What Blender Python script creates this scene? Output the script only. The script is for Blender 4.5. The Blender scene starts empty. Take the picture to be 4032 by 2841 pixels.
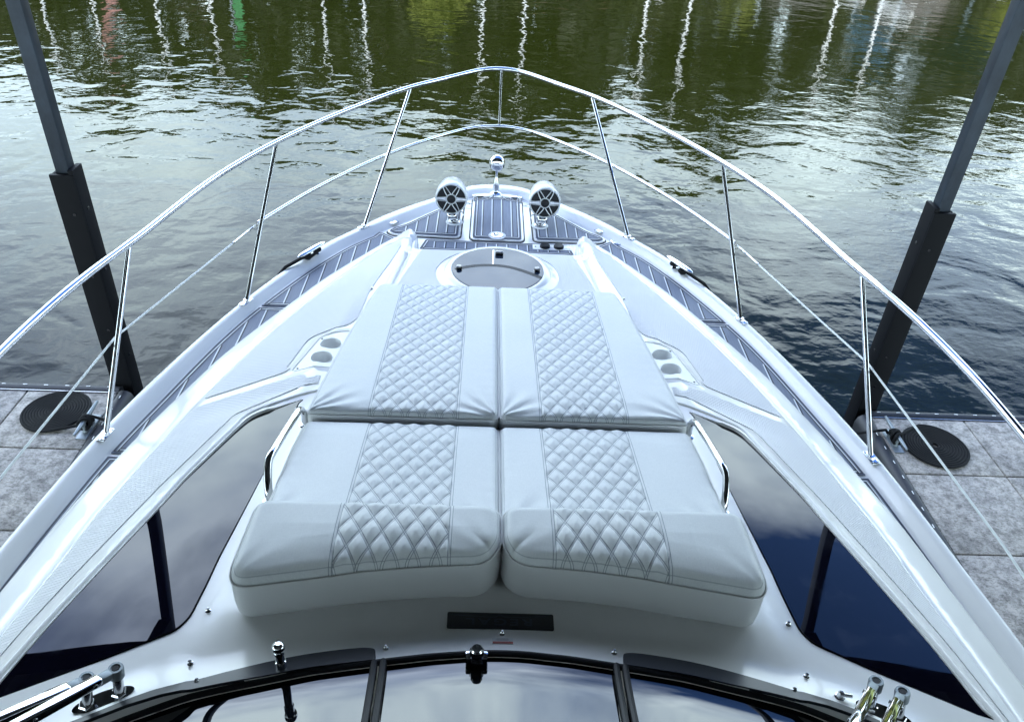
import bpy, bmesh, math, random
import numpy as np
from mathutils import Vector, Matrix
from mathutils.geometry import delaunay_2d_cdt
R=math.radians
random.seed(7)
SC=bpy.context.scene
COL=SC.collection
# ------------------------------------------------------------------ camera
CAMX,CAMZ=-0.088,4.25
pitch,yaw,roll=R(34.98),R(2.848),R(3.6235)
fw=Vector((math.sin(yaw)*math.cos(pitch),math.cos(yaw)*math.cos(pitch),-math.sin(pitch)))
r0=Vector((math.cos(yaw),-math.sin(yaw),0)); u0=r0.cross(fw)
rt=math.cos(roll)*r0+math.sin(roll)*u0; up=-math.sin(roll)*r0+math.cos(roll)*u0
cam=bpy.data.cameras.new('camera'); co=bpy.data.objects.new('camera',cam); COL.objects.link(co)
cam.sensor_width=36; cam.lens=3057/4032*36; cam.clip_start=.05; cam.clip_end=2000
M=Matrix((rt,up,-fw)).transposed().to_4x4(); M.translation=Vector((CAMX,0,CAMZ)); co.matrix_world=M
SC.camera=co
# ------------------------------------------------------------------ light
SUN_EL,SUN_ROT=R(47),R(200)
w=bpy.data.worlds.new('World'); SC.world=w; w.use_nodes=True
nt=w.node_tree; N=nt.nodes; Lk=nt.links
for n in list(N): N.remove(n)
def nd(t,x,**k):
    n=x.new(t)
    for a,b in k.items(): setattr(n,a,b)
    return n
out=nd('ShaderNodeOutputWorld',N); bg=nd('ShaderNodeBackground',N); bg.inputs['Strength'].default_value=.12
sky=nd('ShaderNodeTexSky',N,sky_type='NISHITA'); sky.sun_disc=False; sky.sun_elevation=SUN_EL; sky.sun_rotation=SUN_ROT
tc=nd('ShaderNodeTexCoord',N); sep=nd('ShaderNodeSeparateXYZ',N); Lk.new(tc.outputs['Generated'],sep.inputs[0])
def mth(op,a,b,tree=nt):
    n=tree.nodes.new('ShaderNodeMath'); n.operation=op
    for i,v in enumerate((a,b)):
        if v is None: continue
        if isinstance(v,(int,float)): n.inputs[i].default_value=v
        else: tree.links.new(v,n.inputs[i])
    return n.outputs[0]
zz=mth('ADD',mth('MAXIMUM',sep.outputs[2],0.0),.22)
cmb=nd('ShaderNodeCombineXYZ',N); Lk.new(mth('DIVIDE',sep.outputs[0],zz),cmb.inputs[0]); Lk.new(mth('DIVIDE',sep.outputs[1],zz),cmb.inputs[1])
no=nd('ShaderNodeTexNoise',N); no.inputs['Scale'].default_value=1.7; no.inputs['Detail'].default_value=9; no.inputs['Roughness'].default_value=.52
no.inputs['Distortion'].default_value=.25
Lk.new(cmb.outputs[0],no.inputs['Vector'])
# thicker cloud low down and to the left, thinner overhead and to the right
lowf=mth('MULTIPLY',mth('SUBTRACT',.69,sep.outputs[2]),.85)
f=mth('ADD',mth('ADD',no.outputs['Fac'],lowf),mth('MULTIPLY',sep.outputs[0],-.22))
cr=nd('ShaderNodeValToRGB',N); cr.color_ramp.elements[0].position=.45; cr.color_ramp.elements[0].color=(0,0,0,1); cr.color_ramp.elements[1].position=.66; cr.color_ramp.elements[1].color=(1,1,1,1)
Lk.new(f,cr.inputs[0])
no2=nd('ShaderNodeTexNoise',N); no2.inputs['Scale'].default_value=2.7; no2.inputs['Detail'].default_value=7; Lk.new(cmb.outputs[0],no2.inputs['Vector'])
cc=nd('ShaderNodeValToRGB',N); e=cc.color_ramp.elements; e[0].position=.34; e[0].color=(.46,.51,.64,1); e[1].position=.62; e[1].color=(.98,1,1,1)
Lk.new(no2.outputs['Fac'],cc.inputs[0])
el=nd('ShaderNodeMapRange',N,interpolation_type='SMOOTHSTEP'); Lk.new(sep.outputs[2],el.inputs[0]); el.inputs[1].default_value=.28; el.inputs[2].default_value=.66
gr=nd('ShaderNodeMixRGB',N); Lk.new(el.outputs[0],gr.inputs[0]); gr.inputs[1].default_value=(.62,.715,.71,1); gr.inputs[2].default_value=(.60,.665,.80,1)
g2=nd('ShaderNodeMixRGB',N,blend_type='MULTIPLY'); g2.inputs[0].default_value=1; Lk.new(cc.outputs[0],g2.inputs[1]); Lk.new(gr.outputs[0],g2.inputs[2])
cs=nd('ShaderNodeMixRGB',N,blend_type='MULTIPLY'); cs.inputs[0].default_value=1; Lk.new(g2.outputs[0],cs.inputs[1]); cs.inputs[2].default_value=(24,25,26,1)
mx=nd('ShaderNodeMixRGB',N); Lk.new(cr.outputs[0],mx.inputs[0]); sk2=nd('ShaderNodeMixRGB',N,blend_type='MULTIPLY'); sk2.inputs[0].default_value=1; sk2.inputs[2].default_value=(.50,.74,1.15,1); Lk.new(sky.outputs[0],sk2.inputs[1]); Lk.new(sk2.outputs[0],mx.inputs[1]); Lk.new(cs.outputs[0],mx.inputs[2])
Lk.new(mx.outputs[0],bg.inputs[0]); Lk.new(bg.outputs[0],out.inputs[0])
sl=bpy.data.lights.new('sun','SUN'); sl.energy=3.6; sl.angle=R(.53); sl.color=(1,.95,.87)
so=bpy.data.objects.new('sun',sl); COL.objects.link(so)
# sky sun_rotation is measured clockwise from +Y
sd=Vector((math.sin(SUN_ROT)*math.cos(SUN_EL),math.cos(SUN_ROT)*math.cos(SUN_EL),math.sin(SUN_EL)))
so.rotation_euler=sd.to_track_quat('Z','Y').to_euler()
SC.view_settings.view_transform='Standard'; SC.view_settings.look='None'; SC.view_settings.exposure=1.82; SC.view_settings.gamma=1

# ------------------------------------------------------------------ materials
def mat(name,col=(.8,.8,.8),rough=.5,metal=0,coat=0,ior=1.5,spec=None):
    m=bpy.data.materials.new(name); m.use_nodes=True; b=m.node_tree.nodes['Principled BSDF']
    b.inputs['Base Color'].default_value=(*col,1); b.inputs['Roughness'].default_value=rough; b.inputs['Metallic'].default_value=metal
    b.inputs['Coat Weight'].default_value=coat; b.inputs['Coat Roughness'].default_value=.03; b.inputs['IOR'].default_value=ior
    if spec is not None: b.inputs['Specular IOR Level'].default_value=spec
    return m
def P(m): return m.node_tree.nodes['Principled BSDF']
def noise(m,scale,detail=4,rough=.5,vec=None,coord='Object',stretch=None):
    t=m.node_tree; n=t.nodes.new('ShaderNodeTexNoise'); n.inputs['Scale'].default_value=scale; n.inputs['Detail'].default_value=detail; n.inputs['Roughness'].default_value=rough
    c=t.nodes.new('ShaderNodeTexCoord')
    if stretch:
        mp=t.nodes.new('ShaderNodeMapping'); mp.inputs['Scale'].default_value=stretch; t.links.new(c.outputs[coord],mp.inputs[0]); t.links.new(mp.outputs[0],n.inputs['Vector'])
    else: t.links.new(c.outputs[coord],n.inputs['Vector'])
    return n.outputs['Fac']
def ramp(m,fac,stops):
    r=m.node_tree.nodes.new('ShaderNodeValToRGB'); e=r.color_ramp.elements
    while len(e)<len(stops): e.new(.5)
    for i,(p,c) in enumerate(stops): e[i].position=p; e[i].color=(*c,1)
    m.node_tree.links.new(fac,r.inputs[0]); return r.outputs[0]
def bump(m,h,strength=.3,dist=.01):
    t=m.node_tree; b=t.nodes.new('ShaderNodeBump'); b.inputs['Strength'].default_value=strength; b.inputs['Distance'].default_value=dist
    t.links.new(h,b.inputs['Height']); 
    s=P(m).inputs['Normal']
    if s.is_linked: t.links.new(s.links[0].from_socket,b.inputs['Normal'])
    t.links.new(b.outputs[0],s)
def mixc(m,fac,a,b,mode='MIX'):
    t=m.node_tree; n=t.nodes.new('ShaderNodeMixRGB'); n.blend_type=mode
    for i,v in enumerate((fac,a,b)):
        if isinstance(v,(int,float)): n.inputs[i].default_value=v
        elif isinstance(v,tuple): n.inputs[i].default_value=(*v,1)
        else: t.links.new(v,n.inputs[i])
    return n.outputs[0]
def setc(m,s): m.node_tree.links.new(s,P(m).inputs['Base Color'])

GEL=mat('white_gelcoat',(.80,.80,.79),.22,coat=.30)
setc(GEL,ramp(GEL,noise(GEL,3,6),[(.35,(.78,.78,.77)),(.65,(.83,.83,.82))]))
bump(GEL,noise(GEL,9,3),.05,.01)
NSK=mat('nonskid_gelcoat',(.66,.69,.73),.6,spec=.3)
def wavesum(m,scale,ang):
    t=m.node_tree; c=t.nodes.new('ShaderNodeTexCoord'); mp=t.nodes.new('ShaderNodeMapping'); mp.inputs['Rotation'].default_value=(0,0,ang)
    t.links.new(c.outputs['Object'],mp.inputs[0]); wv=t.nodes.new('ShaderNodeTexWave'); wv.inputs['Scale'].default_value=scale; t.links.new(mp.outputs[0],wv.inputs['Vector'])
    return wv.outputs['Fac']
bump(NSK,wavesum(NSK,20,R(100)),.5,.003)
bump(NSK,wavesum(NSK,30,R(10)),.25,.002)
setc(NSK,ramp(NSK,noise(NSK,2.5,5),[(.3,(.69,.70,.715)),(.7,(.745,.75,.76))]))
STEEL=mat('polished_steel',(.66,.67,.69),.05,1)
DSTEEL=mat('brushed_steel',(.55,.56,.57),.22,1)
GALV=mat('galvanised_steel',(.24,.27,.29),.5,.7)
BLK=mat('black_plastic',(.012,.013,.016),.45,spec=.25)
BLKG=mat('black_gloss',(.004,.004,.006),.08,coat=1)
RUB=mat('black_rubber',(.018,.02,.026),.55)
GLASS=mat('black_tinted_glass',(.002,.002,.006),.015,coat=0,ior=1.44)
sm=noise(GLASS,5,9,.6); 
GLASS.node_tree.links.new(ramp(GLASS,sm,[(.55,(.012,.012,.012)),(.75,(.06,.06,.06))]),P(GLASS).inputs['Roughness'])
setc(GLASS,ramp(GLASS,noise(GLASS,3.1,10,.75),[(.56,(.002,.002,.006)),(.72,(.020,.021,.028))]))
WGL=mat('windscreen_glass',(.003,.004,.006),.01,coat=0,ior=1.62)
HGL=mat('smoked_hatch_glass',(.014,.026,.05),.02,coat=0,ior=1.42)
VIN=mat('white_vinyl_side',(.66,.67,.67),.42); bump(VIN,noise(VIN,260,2),.15,.001)
THR=mat('grey_stitching',(.16,.19,.22),.7)
WCAP=mat('white_plastic',(.90,.91,.90),.3)
WIRE=mat('white_coated_wire',(.72,.75,.74),.35)
def cushion_mat():
    m=mat('pale_grey_vinyl',(.56,.60,.63),.48,coat=.0); t=m.node_tree
    P(m).inputs['Sheen Weight'].default_value=.15
    def A(n_):
        q=t.nodes.new('ShaderNodeAttribute'); q.attribute_name=n_; return q.outputs['Fac']
    MM=lambda op,a,b=None:mth(op,a,b,t)
    S_,T_,D_e,Qx=A('quilt_s'),A('quilt_t'),A('edge_d'),A('band_x')
    def line(v,off,wd):   # thin line at distance off from integer
        f_=MM('ABSOLUTE',MM('SUBTRACT',v,MM('ROUND',v))); return MM('LESS_THAN',MM('ABSOLUTE',MM('SUBTRACT',f_,off)),wd)
    inb=MM('MULTIPLY',MM('GREATER_THAN',S_,0.0),MM('LESS_THAN',S_,5.0))
    ql=MM('MULTIPLY',MM('MAXIMUM',line(MM('ADD',S_,T_),.055,.017),line(MM('SUBTRACT',S_,T_),.055,.017)),inb)
    # band_x: metres outside (positive) or inside (negative) the quilted band
    sl_=MM('MAXIMUM',MM('LESS_THAN',MM('ABSOLUTE',Qx),.0014),MM('LESS_THAN',MM('ABSOLUTE',MM('SUBTRACT',Qx,.009)),.0012))
    el_=MM('LESS_THAN',MM('ABSOLUTE',MM('SUBTRACT',D_e,.011)),.0012)
    stf=MM('MAXIMUM',MM('MAXIMUM',ql,sl_),MM('MULTIPLY',el_,.6))
    n=noise(m,2.2,4); base=ramp(m,n,[(.3,(.60,.625,.635)),(.7,(.68,.695,.70))])
    wv=noise(m,1,3,.7,stretch=(60,520,60)); wv2=noise(m,1,3,.7,stretch=(520,60,60))
    weave=mixc(m,.5,wv,wv2)
    base2=mixc(m,.35,base,ramp(m,weave,[(.35,(.47,.51,.535)),(.62,(.72,.755,.775))]))
    setc(m,mixc(m,MM('MULTIPLY',stf,.8),base2,(.17,.21,.25)))
    bump(m,MM('SUBTRACT',1.0,stf),.5,.0012)
    bump(m,weave,.22,.0012)
    return m
CUSH=cushion_mat()
FOAM=mat('grey_deck_foam',(.16,.19,.25),.62)
setc(FOAM,ramp(FOAM,noise(FOAM,1,4,.7,stretch=(260,5,5)),[(.3,(.135,.16,.215)),(.7,(.21,.24,.31))])); bump(FOAM,noise(FOAM,1,3,stretch=(600,8,8)),.3,.001)
FOAMD=mat('dark_deck_foam',(.05,.065,.10),.55)
LW=mat('white_inlay_line',(.70,.73,.76),.5); LB=mat('dark_inlay_line',(.006,.008,.02),.5)
ROPE=mat('black_braided_rope',(.007,.0075,.009),.75,spec=.25)
_wv=wavesum(ROPE,60,R(40)); bump(ROPE,_wv,.7,.003)
PAV=mat('weathered_paver',(.4,.38,.35),.85)
_b=ramp(PAV,noise(PAV,2.2,8,.65),[(.25,(.36,.335,.31)),(.48,(.52,.48,.44)),(.75,(.64,.585,.52))])
_g=ramp(PAV,noise(PAV,13,10,.8),[(.40,(.08,.085,.08)),(.58,(1,1,1))])
_s=ramp(PAV,noise(PAV,45,6,.7,stretch=(1,1.8,1)),[(.36,(.22,.22,.21)),(.50,(1,1,1))])
setc(PAV,mixc(PAV,.6,mixc(PAV,.6,_b,_g,'MULTIPLY'),_s,'MULTIPLY')); bump(PAV,noise(PAV,60,8,.7),.5,.006)
PILE=mat('dark_steel_pile',(.05,.065,.085),.42,.35); setc(PILE,ramp(PILE,noise(PILE,9,9,.7,stretch=(1,1,.5)),[(.3,(.006,.010,.018)),(.7,(.024,.035,.052))])); bump(PILE,noise(PILE,18,6),.2,.004)
SLV=mat('black_sleeve',(.0035,.004,.006),.6,spec=.15); bump(SLV,noise(SLV,30,4),.15,.003)
ROOF=mat('corrugated_roof_metal',(.10,.10,.10),.6,.2)
WOOD=mat('dark_timber',(.05,.045,.04),.8); setc(WOOD,ramp(WOOD,noise(WOOD,3,6,stretch=(1,1,8)),[(.3,(.03,.027,.024)),(.7,(.075,.066,.056))]))

# ------------------------------------------------------------------ object helpers
def tagtop(o,label,cat,group=None,kind=None):
    if label: o['label']=label
    if cat: o['category']=cat
    if group: o['group']=group
    if kind: o['kind']=kind
    return o
def empty(name,loc,label,cat,group=None):
    o=bpy.data.objects.new(name,None); COL.objects.link(o); o.location=loc; o.empty_display_size=.2
    return tagtop(o,label,cat,group)
def obj(name,V,F,mats,parent=None,smooth=True,angle=40,fmat=None,fix=True):
    me=bpy.data.meshes.new(name); me.from_pydata([tuple(map(float,v)) for v in V],[],[tuple(int(i) for i in f) for f in F])
    if not isinstance(mats,(list,tuple)): mats=[mats]
    for m in mats: me.materials.append(m)
    if fmat is not None: me.polygons.foreach_set('material_index',[int(i) for i in fmat])
    if fix:
        bm=bmesh.new(); bm.from_mesh(me); bmesh.ops.recalc_face_normals(bm,faces=bm.faces); bm.to_mesh(me); bm.free()
    if smooth:
        me.polygons.foreach_set('use_smooth',[True]*len(me.polygons)); me.set_sharp_from_angle(angle=R(angle))
    me.update()
    o=bpy.data.objects.new(name,me); COL.objects.link(o)
    if parent is not None:
        o.parent=parent
        if parent.type=='EMPTY': o.matrix_parent_inverse=Matrix.Translation(-parent.location)
    return o
class MB:
    def __init__(s): s.V=[]; s.F=[]; s.M=[]
    def add(s,V,F,m=0):
        b=len(s.V); s.V+= [tuple(v) for v in V]; s.F+=[tuple(i+b for i in f) for f in F]; s.M+=[m]*len(F); return s
    def box(s,c,d,m=0,rot=None,bev=0):
        x,y,z=[a/2 for a in d]; c=Vector(c)
        if bev<=0:
            vs=[Vector((i*x,j*y,k*z)) for i in(-1,1) for j in(-1,1) for k in(-1,1)]
            fs=[(0,1,3,2),(4,6,7,5),(0,4,5,1),(2,3,7,6),(0,2,6,4),(1,5,7,3)]
        else:
            bm=bmesh.new(); bmesh.ops.create_cube(bm,size=1)
            for v in bm.verts: v.co=Vector((v.co.x*2*x,v.co.y*2*y,v.co.z*2*z))
            bmesh.ops.bevel(bm,geom=bm.edges[:],offset=bev,segments=2,affect='EDGES',profile=.5)
            bm.verts.index_update(); vs=[v.co.copy() for v in bm.verts]; fs=[tuple(v.index for v in f.verts) for f in bm.faces]; bm.free()
        if rot is not None: vs=[rot@v for v in vs]
        return s.add([v+c for v in vs],fs,m)
    def tube(s,pts,r,n=10,m=0,cap=True,closed=False,ell=None):
        pts=[Vector(p) for p in pts]; k=len(pts); rr=r if isinstance(r,(list,tuple)) else [r]*k
        T=[]
        for i in range(k):
            a=pts[(i-1)%k] if (closed or i>0) else pts[i]; b=pts[(i+1)%k] if (closed or i<k-1) else pts[i]
            T.append((b-a).normalized())
        u=T[0].orthogonal().normalized() if abs(T[0].z)>.9 else Vector((0,0,1)).cross(T[0]).normalized()
        V=[]
        for i in range(k):
            u=(u-T[i]*u.dot(T[i])).normalized(); v=T[i].cross(u)
            for j in range(n):
                a=2*math.pi*j/n; e0,e1=(ell if ell else (1,1))
                V.append(pts[i]+rr[i]*(math.cos(a)*u*e0+math.sin(a)*v*e1))
        F=[]
        for i in range(k if closed else k-1):
            for j in range(n):
                i2=(i+1)%k; F.append((i*n+j,i*n+(j+1)%n,i2*n+(j+1)%n,i2*n+j))
        if cap and not closed: F+= [tuple(range(n))[::-1],tuple((k-1)*n+j for j in range(n))]
        return s.add(V,F,m)
    def lathe(s,c,axis,prof,n=24,m=0):
        # prof: (radius, height) along axis
        ax=Vector(axis).normalized(); u=ax.orthogonal().normalized(); v=ax.cross(u); c=Vector(c); V=[];F=[]
        for r,h in prof:
            r=float(r); h=float(h)
            for j in range(n):
                a=2*math.pi*j/n; V.append(c+ax*h+max(r,1e-4)*(math.cos(a)*u+math.sin(a)*v))
        for i in range(len(prof)-1):
            for j in range(n): F.append((i*n+j,i*n+(j+1)%n,(i+1)*n+(j+1)%n,(i+1)*n+j))
        F+=[tuple(range(n))[::-1],tuple((len(prof)-1)*n+j for j in range(n))]
        return s.add(V,F,m)
    def prism(s,poly,z0,z1,m=0):
        # poly list of (x,y); z0,z1 numbers or functions
        f0=z0 if callable(z0) else (lambda x,y:z0); f1=z1 if callable(z1) else (lambda x,y:z1); n=len(poly)
        V=[(x,y,f0(x,y)) for x,y in poly]+[(x,y,f1(x,y)) for x,y in poly]
        F=[tuple(range(n))[::-1],tuple(range(n,2*n))]+[(i,(i+1)%n,n+(i+1)%n,n+i) for i in range(n)]
        return s.add(V,F,m)
    def ribbon(s,pts,wd,zf,m=0,closed=False):
        # flat strip following pts (x,y); zf height
        n=len(pts); V=[]
        for i in range(n):
            a=Vector(pts[(i-1)%n] if (closed or i) else pts[i]); b=Vector(pts[(i+1)%n] if (closed or i<n-1) else pts[i]); t=(b-a)
            if t.length<1e-9: t=Vector((1,0))
            t.normalize(); nx,ny=-t.y*wd/2,t.x*wd/2; x,y=pts[i]
            for q in ((x+nx,y+ny),(x-nx,y-ny)): V.append((q[0],q[1],zf(*q)))
        F=[(2*i,2*i+1,2*((i+1)%n)+1,2*((i+1)%n)) for i in range(n if closed else n-1)]
        return s.add(V,F,m)
    def make(s,name,mats,parent=None,smooth=True,angle=40,fix=True):
        return obj(name,s.V,s.F,mats,parent,smooth,angle,s.M,fix)
def catmull(pts,step=.03,closed=False):
    P_=[np.array(p,float) for p in pts]; n=len(P_); out=[]
    for i in range(n if closed else n-1):
        p1=P_[i];p2=P_[(i+1)%n]; p0=P_[i-1] if (closed or i>0) else 2*p1-p2; p3=P_[(i+2)%n] if (closed or i<n-2) else 2*p2-p1
        k=max(1,int(np.linalg.norm(p2-p1)/step))
        d0=max(np.linalg.norm(p1-p0),1e-6)**.5; d1=max(np.linalg.norm(p2-p1),1e-6)**.5; d2=max(np.linalg.norm(p3-p2),1e-6)**.5
        for j in range(k):
            t=d1*j/k
            A1=p0*(-t)/d0+p1*(t+d0)/d0; A2=p1*(d1-t)/d1+p2*t/d1; A3=p2*(d1+d2-t)/d2+p3*(t-d1)/d2
            B1=A1*(d1-t)/(d1+d0)+A2*(t+d0)/(d1+d0); B2=A2*(d1+d2-t)/(d1+d2)+A3*t/(d1+d2)
            out.append(B1*(d1-t)/d1+B2*t/d1)
    if not closed: out.append(P_[-1])
    return [tuple(p) for p in out]
def area(p): return .5*sum(p[i][0]*p[(i+1)%len(p)][1]-p[(i+1)%len(p)][0]*p[i][1] for i in range(len(p)))
def inset(poly,d):
    """offset a closed polygon inwards by d (negative: outwards)"""
    if area(poly)<0: poly=poly[::-1]
    n=len(poly); o=[]
    for i in range(n):
        a=Vector(poly[i-1]);b=Vector(poly[i]);c=Vector(poly[(i+1)%n]); t1=(b-a).normalized();t2=(c-b).normalized()
        n1=Vector((-t1.y,t1.x)); n2=Vector((-t2.y,t2.x)); m=n1+n2
        if m.length<1e-6: m=n1
        m.normalize(); k=d/max(.35,m.dot(n1)); o.append((b.x+m.x*k,b.y+m.y*k))
    return o
def rounded(poly,r,seg=6):
    n=len(poly); o=[]
    rr=r if isinstance(r,(list,tuple)) else [r]*n
    for i in range(n):
        a=Vector(poly[i-1]);b=Vector(poly[i]);c=Vector(poly[(i+1)%n]); q=min(rr[i],(a-b).length*.45,(c-b).length*.45)
        if q<1e-5: o.append(tuple(b)); continue
        p1=b+(a-b).normalized()*q; p2=b+(c-b).normalized()*q
        for k in range(seg+1):
            t=k/seg; v=p1*(1-t)**2+b*2*t*(1-t)+p2*t*t; o.append((v.x,v.y))
    return o
def densify(poly,step=.03,closed=True):
    o=[]; n=len(poly)
    for i in range(n if closed else n-1):
        a=np.array(poly[i]);b=np.array(poly[(i+1)%n]); k=max(1,int(np.linalg.norm(b-a)/step))
        for j in range(k): o.append(tuple(a+(b-a)*j/k))
    if not closed: o.append(tuple(poly[-1]))
    return o
def mir(poly): return [(-x,y) for x,y in poly]
def circ(cx,cy,r,n=40,ry=None): return [(cx+r*math.cos(2*math.pi*i/n),cy+(ry or r)*math.sin(2*math.pi*i/n)) for i in range(n)]
def segdist(px,py,poly,closed=True):
    """unsigned distance from points to polyline, vectorised"""
    p=np.array(poly,float); a=p if closed else p[:-1]; b=np.roll(p,-1,0) if closed else p[1:]
    best=np.full(px.shape,1e9)
    for (ax,ay),(bx,by) in zip(a,b):
        dx,dy=bx-ax,by-ay; l=dx*dx+dy*dy+1e-12; t=np.clip(((px-ax)*dx+(py-ay)*dy)/l,0,1)
        best=np.minimum(best,np.hypot(px-ax-t*dx,py-ay-t*dy))
    return best
def inside(px,py,poly):
    p=np.array(poly,float); q=np.roll(p,-1,0); c=np.zeros(px.shape,bool)
    for (x1,y1),(x2,y2) in zip(p,q):
        if y1==y2: continue
        h=((y1>py)!=(y2>py))&(px<(x2-x1)*(py-y1)/(y2-y1)+x1); c^=h
    return c
def patch(outline,step,zfun,loops=(),holes=(),lines=()):
    """triangulated sheet inside outline; loops: closed feature polylines; holes cut out; zfun(x,y arrays)"""
    if area(outline)<0: outline=outline[::-1]
    pts=[];edges=[]
    def addloop(l,closed=True):
        b=len(pts); pts.extend(l); n=len(l)
        for i in range(n if closed else n-1): edges.append((b+i,b+(i+1)%n))
    addloop(outline)
    for l in loops: addloop(l)
    for l in holes: addloop(l)
    for l in lines: addloop(l,False)
    xs=[p[0] for p in outline]; ys=[p[1] for p in outline]
    gx=np.arange(min(xs),max(xs),step); gy=np.arange(min(ys),max(ys),step*.87)
    X,Y=np.meshgrid(gx,gy); X=X+((np.arange(len(gy))%2)*step/2)[:,None]
    X=X.ravel();Y=Y.ravel(); k=inside(X,Y,outline); X=X[k];Y=Y[k]
    k=segdist(X,Y,outline)>step*.45
    for l in list(loops)+list(holes): k&=segdist(X,Y,l)>step*.4
    for l in lines: k&=segdist(X,Y,l,False)>step*.4
    pts+= [(float(a),float(b)) for a,b in zip(X[k],Y[k])]
    r=delaunay_2d_cdt([Vector(p) for p in pts],edges,[],1,1e-5)
    V=np.array([tuple(v) for v in r[0]]); F=[tuple(f) for f in r[2]]
    c=np.array([V[list(f)].mean(0) for f in F]); keep=inside(c[:,0],c[:,1],outline)
    for h in holes: keep&=~inside(c[:,0],c[:,1],h)
    F=[f for f,g in zip(F,keep) if g]
    Z=zfun(V[:,0],V[:,1])
    return [(V[i,0],V[i,1],Z[i]) for i in range(len(V))],F
def skirt(V,F,depth):
    """drop a wall from every boundary edge"""
    from collections import Counter
    c=Counter(); d={}
    for f in F:
        for i in range(len(f)):
            a,b=f[i],f[(i+1)%len(f)]; c[(min(a,b),max(a,b))]+=1; d[(min(a,b),max(a,b))]=(a,b)
    be=[d[e] for e in c if c[e]==1]; mp={}
    V=list(V);F=list(F)
    def lo(i):
        if i not in mp: mp[i]=len(V); V.append((V[i][0],V[i][1],depth(V[i]) if callable(depth) else V[i][2]-depth))
        return mp[i]
    for a,b in be: F.append((b,a,lo(a),lo(b)))
    return V,F

# ------------------------------------------------------------------ boat lines (metres; +Y is forward, water at z=0)
zA=lambda y:1.77+.012*y
zd=lambda y:1.73+.012*y
A_=[(0,5.91),(.10,5.90),(.22,5.86),(.33,5.76),(.5,5.59),(.68,5.42),(.85,5.23),(1.0,5.02),(1.18,4.76),(1.35,4.41),(1.52,3.99),(1.65,3.6),(1.79,3.1),(1.87,2.73),(1.92,2.4),(1.96,2.1),(2.005,1.77),(2.05,1.3),(2.08,.8),(2.1,0),(2.1,-3),(2.05,-6.5)]
C_=[(0,5.72),(.09,5.715),(.18,5.69),(.26,5.62),(.41,5.475),(.58,5.30),(.74,5.125),(.88,4.97),(1.04,4.77),(1.235,4.42),(1.43,3.98),(1.545,3.65),(1.69,3.08),(1.775,2.72),(1.83,2.38),(1.87,2.08),(1.91,1.72),(1.955,1.28),(1.985,.8),(2.0,0),(2.0,-3),(1.95,-6.5)]
D_=[(.53,4.66),(.535,4.78),(.555,4.90),(.6,4.965),(.655,4.972),(.715,4.945),(.78,4.87),(.94,4.60),(1.10,4.30),(1.255,3.94),(1.37,3.665),(1.48,3.37),(1.555,3.10),(1.628,2.83),(1.68,2.6),(1.742,2.31),(1.80,1.88),(1.86,1.4),(1.89,1.0),(1.90,.4)]
E_=[(.70,4.84),(.78,4.74),(.84,4.62),(.95,4.38),(1.08,4.06),(1.22,3.68),(1.335,3.31),(1.43,2.94),(1.51,2.55),(1.575,2.2),(1.615,1.85),(1.655,1.55),(1.69,1.2),(1.72,.4)]
G_=[(.875,2.80),(1.08,2.648),(1.12,2.54),(1.225,2.22),(1.26,2.08),(1.34,1.80),(1.415,1.53),(1.44,1.42),(1.468,1.29)]
H_=[(1.455,1.215),(1.39,1.238),(1.15,1.370),(.98,1.472),(.955,1.52),(.945,1.65),(.94,1.77),(.918,2.02),(.90,2.24),(.875,2.70)]
gzG=lambda y:2.070+(2.7-y)*.095            # glass plane, rising aft
ezN=lambda y:1.82+np.maximum(0,4.72-y)*.060
dzN=lambda y:1.75+.012*y+.048*(5-y)
def rez(pts,zo,zn): # move feature points when their level changes, keeping the traced outline
    o=[]
    for x,y in pts:
        k=(CAMZ-float(zn(y)))/(CAMZ-float(zo(y))); o.append((x*k,y*k))
    return o
D_=rez(D_,lambda y:1.75+.012*y+.03*(5-y),dzN); E_=rez(E_,lambda y:1.97-.04*(y-1),ezN)
G_=rez(G_,lambda y:2.10-.035*(y-1.5),gzG); H_=rez(H_,lambda y:2.17-.05*(y-1.5),gzG)
Ec=np.array(E_)[::-1]; Dc=np.array(D_[6:])[::-1]; Gc=np.array(G_)[::-1]
def xE(y): return np.interp(y,Ec[:,1],Ec[:,0])
def xD(y): return np.interp(y,Dc[:,1],Dc[:,0])
gx_y=[.4,1.0,1.27,1.42,1.53,1.8,2.08,2.22,2.56,2.68,2.86,3.4,4.2,4.9]
gx_x=[1.60,1.55,1.50,1.47,1.445,1.37,1.29,1.255,1.15,1.10,.90,.86,.74,.66]
_g=[(x+.03,y+.012) for x,y in G_[::-1]]
gx_y=[.4,.95]+[p[1] for p in _g[:-1]]+[_g[-1][1]+.05,3.4,4.2,4.9]; gx_x=[1.52,1.47]+[p[0] for p in _g[:-1]]+[_g[-1][0],.86,.74,.66]
def xGf(y): return np.interp(y,gx_y,gx_x)
def zc(y): return np.interp(y,[.4,1.0,1.25,1.34,1.40,1.46,1.53,1.85,2.5,3.9,4.66,4.95],[2.21,2.205,2.203,2.202,2.202,2.201,2.20,2.165,2.105,1.935,1.885,1.865])
def zE(y): return ezN(y)
def zD(y): return dzN(y)
def zG(y): return np.where(y<2.75,gzG(y),np.interp(y,[2.75,2.95,3.9,4.7],[2.065,2.05,1.95,1.875]))
outl=[(0,4.66)]+catmull(D_,.03)
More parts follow.
